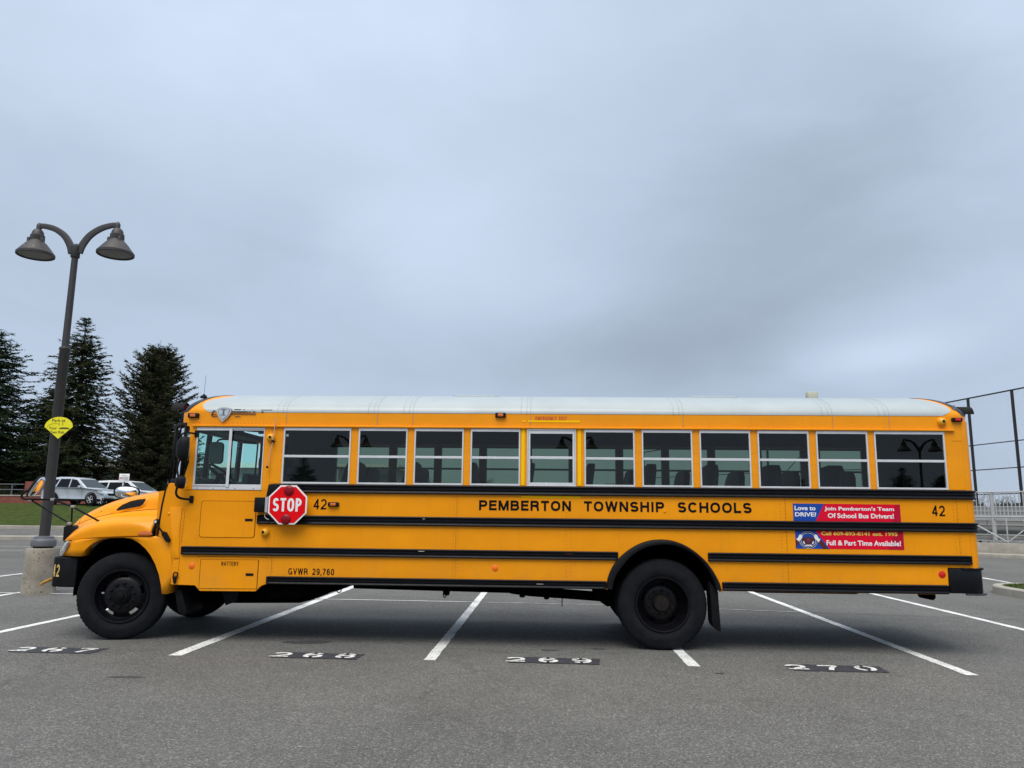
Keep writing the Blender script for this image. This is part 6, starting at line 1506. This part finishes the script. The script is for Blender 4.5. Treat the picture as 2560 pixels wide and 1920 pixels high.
green = [(.95, .98), (-2.22, 1.02), (-2.16, 1.20), (-1.93, 1.50), (-1.70, 1.63), (-1.2, 1.69), (-.3, 1.68), (.15, 1.60)]
green = [(-2.22, 1.02), (-2.16, 1.20), (-1.93, 1.50), (-1.70, 1.63), (-1.2, 1.69), (-.3, 1.68), (.12, 1.60), (.98, .99)]
wins = [[(-.30, 1.06), (.66, 1.04), (.10, 1.50), (-.28, 1.56)], [(-1.28, 1.08), (-.38, 1.06), (-.36, 1.56), (-1.10, 1.57)], [(-1.95, 1.20), (-1.38, 1.10), (-1.20, 1.55), (-1.62, 1.52)]]
suv, hw, gy = vehicle('silver_suv', 'silver sport utility car parked facing right behind the lamp post', 4.58, 1.85, side, green, wins, silver, (-1.42, 1.36))
b = MB(); b.box(-2.0, 2.0, -hw-.012, hw+.012, .24, .36); b.box(2.1, 2.30, -.85, .85, .26, .42); b.build('sill_trim', BLM, suv, bevel=.02)
b = MB(); b.box(2.15, 2.285, -.55, .55, .55, .68); b.build('grille', BLM, suv, bevel=.02)
b = MB(); b.box(2.20, 2.30, -.62, .62, .69, .72); b.build('grille_chrome', CHR, suv, bevel=.008)
for s in (-1, 1):
    b = MB(); b.prism([(1.80, .84), (2.17, .77), (2.235, .66), (1.95, .70)], s*(hw-.20), s*(hw-.008)); b.build('headlight', mat('car_headlight', (.5, .55, .6), .1, coat=.8), suv, bevel=.01)
    b = MB(); b.box(.52, .70, min(s*hw, s*(hw+.18)), max(s*hw, s*(hw+.18)), 1.02, 1.15); b.build('door_mirror', silver, suv, bevel=.03)
    b = MB(); 
    for x0, x1 in ((-.34, -.33), (.70, .71)): b.box(x0, x1, s*(hw+.001)-.002, s*(hw+.001)+.002, .40, 1.0)
    b.box(-.62, -.44, s*(hw+.01)-.01, s*(hw+.01)+.01, .93, .955); b.box(.28, .46, s*(hw+.01)-.01, s*(hw+.01)+.01, .91, .935); b.build('door_line', mat('gap_grey', (.10, .11, .12), .6), suv)
b = MB(); b.box(2.285, 2.31, -.16, .16, .40, .52); b.build('number_plate', mat('plate', (.6, .58, .45), .5), suv)
suv.location = (-28.3, 37.2, UP-.01); suv.rotation_euler = (0, 0, R(-12))
side_v = [(-2.48, .40), (-2.52, .6), (-2.50, 1.0), (-2.42, 1.10), (.8, 1.06), (1.55, 1.02), (2.1, .90), (2.4, .72), (2.46, .5), (2.4, .28), (-2.4, .28)]
green_v = [(-2.44, 1.05), (-2.40, 1.30), (-2.22, 1.60), (-2.0, 1.72), (-1.2, 1.76), (0, 1.75), (.35, 1.70), (1.50, 1.02)]
wins_v = [[(-.02, 1.12), (.95, 1.10), (.30, 1.60), (.0, 1.62)], [(-1.15, 1.13), (-.10, 1.12), (-.10, 1.62), (-1.10, 1.62)], [(-2.25, 1.18), (-1.25, 1.14), (-1.20, 1.62), (-1.95, 1.60)]]
van, hw, gy = vehicle('white_minivan', 'white minivan parked behind the silver car', 5.0, 1.95, side_v, green_v, wins_v, whitec, (-1.5, 1.55))
van.location = (-28.3, 42.6, UP-.06); van.rotation_euler = (0, 0, R(-9))

# white sign on a post by the grass
ns = root('no_parking_sign', (-21.86, 30.0, 1.2), 'small white sign with red letters on a thin post above the hood', 'sign')
sz = bank_z(-21.86, 33)
b = MB(); b.box(-22.13, -21.59, 29.98, 30.0, 2.975, 3.385); b.build('panel', WHT_TXT, ns, bevel=.004)
b = MB(); b.box(-21.885, -21.835, 30.0, 30.04, gz(-21.8, 30), 3.36); b.build('post', mat('post_steel', (.10, .11, .10), .6), ns)
b = MB(); text_into(b, 'NO', -22.09, -21.87, 3.10, 3.22, lambda x, z: (x, 29.975, z), bold=.02); b.build('lettering', mat('faded_red', (.42, .06, .10), .6), ns, smooth=0, recalc=False)
b = MB()
for i in range(5): b.box(-21.85, -21.64+.02*math.sin(i*2.2), 29.975, 29.978, 3.05+i*.042, 3.07+i*.042)
b.box(-21.98, -21.74, 29.975, 29.978, 3.29, 3.31); b.build('small_print', mat('print_grey_green', (.30, .36, .32), .7), ns, smooth=0)

# low brick wall with openings and the school building behind the trees
BRI = mat('brick', (.20, .060, .042), .9, noise=.25, nscale=4, bump=.3, bscale=20)
bw = root('brick_wall', (-38, 43, UP), 'low red brick wall with pale posts behind the silver car', 'wall')
b = MB(); b.box(-48, -31.5, 43, 43.3, UP-.1, 2.38); b.box(-36.1, -34.6, 43.02, 43.35, UP-.1, 3.40); b.build('brickwork', BRI, bw)
b = MB(); b.box(-48, -31.5, 42.96, 43.34, 2.38, 2.47); b.build('coping', CON, bw, bevel=.01)
b = MB()
for i in range(9): b.box(-47.5+i*1.3, -47.44+i*1.3, 43.1, 43.16, 2.45, 3.2)
b.tube([(-48, 43.1, 2.83), (-36.2, 43.1, 2.83)], .03, 6); b.tube([(-48, 43.1, 3.2), (-36.2, 43.1, 3.2)], .03, 6); b.build('railing', mat('rail_grey', (.12, .13, .14), .6), bw)
pb = root('bollard', (-37.2, 41.2, UP), 'white bollard with a rust-coloured top at the left edge', 'bollard')
b = MB(); b.lathe([(.13, UP), (.13, UP+.55), (.10, UP+.72), (0, UP+.74)], (-37.0, 41.2, 0), 'z', 14); b.build('sleeve', WHT_TXT, pb)
b = MB(); b.box(-37.36, -37.26, 41.3, 41.4, UP-.1, UP+1.35); b.build('post', mat('rust_post', (.30, .10, .05), .8), pb)
BG = mat('beige_block', (.46, .46, .43), .9, noise=.12, nscale=1)
DG = mat('dark_window_band', (.16, .19, .19), .3)
def building(name, label, x0, x1, y0, y1, z0, z1, cols, mt=BG):
    r0 = root(name, ((x0+x1)/2, y0, z0), label, 'building'); b = MB(); b.box(x0, x1, y0, y1, z0, z1); b.build('wall', mt, r0)
    b = MB(); b.box(x0-.5, x1+.5, y0-.9, y1+.5, z1, z1+.42); b.build('roof', mat('white_fascia', (.80, .80, .80), .6), r0)
    n = int((x1-x0)/cols)
    for i in range(n):
        a = x0+.4+i*cols; b = MB(); b.box(a, a+cols*.72, y0-.03, y0+.02, z0+1.0, z1-.5); w = b.build('window', DG, r0)
        f = MB(); f.box(a+cols*.34, a+cols*.38, y0-.06, y0-.02, z0+1.0, z1-.5); f.box(a, a+cols*.72, y0-.06, y0-.02, z0+2.0, z0+2.08); f.build('frame', SLV, w)
        p = MB(); p.box(a+cols*.8, a+cols*.84, y0-.75, y0-.65, z0, z1); p.build('post', SLV, r0)
    return r0
building('school_building', 'long low building with white roof edge seen through the driver window', -33.5, -14, 62, 74, 1.6, 5.5, 2.4)
building('school_building', 'dark brick building hidden behind the evergreens at the far left', -62, -36.5, 60, 75, UP, 5.4, 3.0, BRI)

# ------------------------------------------------------------------ right side: kerb, concrete wall, bleachers, backstop fence
D = Vector((.70, -.714)).normalized(); Nn = Vector((.714, .70))        # along the stand, and away from the viewer
def L2(o, s, t=0): q = Vector(o)+D*s+Nn*t; return q.x, q.y
KB = Vector((18.45, 23.3))
def slab(name, s0, s1, t0, t1, z0, z1, mt, par=None, bev=0.01):
    b = MB(); P = [L2(KB, s0, t0), L2(KB, s1, t0), L2(KB, s1, t1), L2(KB, s0, t1)]; b.prism(P, z0, z1, 'z'); return b.build(name, mt, par, bevel=bev)
tag(slab('kerb', -14, 22, -.05, .45, -.1, .15, CON), kind='structure')
tag(slab('pavement', -14, 22, .46, 1.6, -.1, .13, CON), kind='structure')
rw_ = slab('retaining_wall', -14, 22, 1.6, 1.95, -.1, .55, CON); tag(rw_, 'low pale concrete wall below the bleachers', 'wall')
st = root('bleachers', (KB.x+1.8, KB.y+1.6, .5), 'grey aluminium bleachers with picket guard rail behind the rear of the bus', 'bleachers')
def bar3(b, s0, t0, z0, s1, t1, z1, r, seg=6):
    a = L2(KB, s0, t0); c = L2(KB, s1, t1); b.tube([(a[0], a[1], z0), (c[0], c[1], z1)], r, seg)
T0 = 2.4
GALD = mat('weathered_aluminium', (.24, .24, .23), .7, metal=.1, noise=.2, nscale=2)
s0_, s1_ = -12.0, 14.0
b = MB(); bar3(b, s0_, T0, 2.73, s1_, T0, 2.73, .030, 8); b.build('top_rail', GAL, st)
b = MB(); bar3(b, s0_, T0, 1.66, s1_, T0, 1.66, .030, 8); b.build('bottom_rail', GAL, st)
b = MB(); s = s0_
while s < s1_: bar3(b, s, T0, 1.66, s, T0, 2.73, .021, 5); s += .150
o = b.build('picket_rail', GAL, st, smooth=0); o['kind'] = 'stuff'
for i in range(13):
    s = s0_+.35+i*2.15
    b = MB(); a = L2(KB, s, T0+.04); b.box(a[0]-.075, a[0]+.075, a[1]-.04, a[1]+.04, .62, 2.72); b.build('post', GAL, st)
    b = MB(); bar3(b, s-1.0, T0-.1, 1.52, s+.55, T0-.3, .60, .032); bar3(b, s+.60, T0-.3, .60, s+1.15, T0-.1, 1.10, .028); b.build('brace', GAL, st)
    b = MB(); bar3(b, s+.58, T0-.3, .50, s+.58, T0-.3, 1.6, .030); bar3(b, s-.4, T0+.5, .5, s-.4, T0+.5, 1.5, .026); b.build('leg', GAL, st)
for k in range(7):
    b = MB(); P = [L2(KB, s0_, T0+.25+k*.62), L2(KB, s1_, T0+.25+k*.62), L2(KB, s1_, T0+.53+k*.62), L2(KB, s0_, T0+.53+k*.62)]; z = .86+k*.21; b.prism(P, z, z+.05, 'z'); b.build('bench', GAL, st)
    b = MB(); P = [L2(KB, s0_, T0+.27+k*.62), L2(KB, s1_, T0+.27+k*.62), L2(KB, s1_, T0+.30+k*.62), L2(KB, s0_, T0+.30+k*.62)]; b.prism(P, z-.17, z-.02, 'z'); b.build('riser', GALD, st)
    b = MB(); P = [L2(KB, s0_, T0-.1+k*.62), L2(KB, s1_, T0-.1+k*.62), L2(KB, s1_, T0+.15+k*.62), L2(KB, s0_, T0+.15+k*.62)]; z = .62+k*.16; b.prism(P, z, z+.05, 'z'); b.build('foot_board', GAL, st)
b = MB(); P = [L2(KB, s0_, T0), L2(KB, s1_, T0), L2(KB, s1_, T0+.9), L2(KB, s0_, T0+.9)]; b.prism(P, 1.56, 1.62, 'z'); b.build('walkway', GAL, st)
# tall netting fence
FN = mat('black_fence_steel', (.012, .012, .014), .5)
fe = root('backstop_fence', (25.95, 38.6, 0), 'tall black-posted backstop fence rising behind the bleachers', 'fence')
PP = [(9.0, 62.0), (13.0, 57.0), (17.0, 50.5), (20.0, 48.0), (23.0, 45.5), (25.1, 42.4), (25.92, 38.6), (26.62, 35.3), (27.35, 32.0), (28.1, 28.7)]
HT = 8.85
for i, (x, y) in enumerate(PP):
    h = HT if i > 3 else HT-1.6*(4-i)/4*1.0
    b = MB(); b.tube([(x, y, 0), (x, y, h)], .085, 8); b.build('post', FN, fe)
for z, r in ((HT, .045), (5.95, .03), (4.45, .03), (3.0, .03)):
    b = MB(); b.tube([(x, y, z) for x, y in PP[4:]], r, 6); b.build('rail', FN, fe)
b = MB(); b.tube([(x, y, HT-1.6*(4-i)/4) for i, (x, y) in enumerate(PP[:5])], .045, 6); b.tube([(x, y, 4.9) for i, (x, y) in enumerate(PP[:5])], .03, 6); b.build('rail', FN, fe)
b = MB(); b.tube([(16.9, 50.6, 3.4), (20.2, 47.9, 7.6)], .03, 6); b.build('guy_wire', FN, fe)
# wire mesh: fine diamond pattern, mostly open
mm = bpy.data.materials.new('chain_link'); mm.use_nodes = True; t = mm.node_tree; t.nodes.clear(); L = t.links.new
uv = t.nodes.new('ShaderNodeTexCoord'); spx = t.nodes.new('ShaderNodeSeparateXYZ'); L(uv.outputs['Object'], spx.inputs[0])
def mth(op, a, b_=None):
    n = t.nodes.new('ShaderNodeMath'); n.operation = op
    for i, v_ in enumerate((a, b_)):
        if v_ is None: continue
        if isinstance(v_, (int, float)): n.inputs[i].default_value = v_
        else: L(v_, n.inputs[i])
    return n.outputs[0]
hx = mth('MULTIPLY', spx.outputs[1], 1.02)
w1 = mth('LESS_THAN', mth('FRACT', mth('MULTIPLY', mth('ADD', hx, spx.outputs[2]), 14.0)), .045); w2 = mth('LESS_THAN', mth('FRACT', mth('MULTIPLY', mth('SUBTRACT', hx, spx.outputs[2]), 14.0)), .045)
al = mth('MAXIMUM', w1, w2); tr = t.nodes.new('ShaderNodeBsdfTransparent'); df = t.nodes.new('ShaderNodeBsdfDiffuse'); df.inputs[0].default_value = (.02, .02, .022, 1); mx = t.nodes.new('ShaderNodeMixShader'); oo = t.nodes.new('ShaderNodeOutputMaterial')
L(al, mx.inputs[0]); L(tr.outputs[0], mx.inputs[1]); L(df.outputs[0], mx.inputs[2]); L(mx.outputs[0], oo.inputs[0])
b = MB(); Q = PP[4:]; b.add([(x, y, z) for x, y in Q for z in (.1, HT)], [(2*i, 2*i+2, 2*i+3, 2*i+1) for i in range(len(Q)-1)]); b.build('mesh', mm, fe, smooth=0, recalc=False)
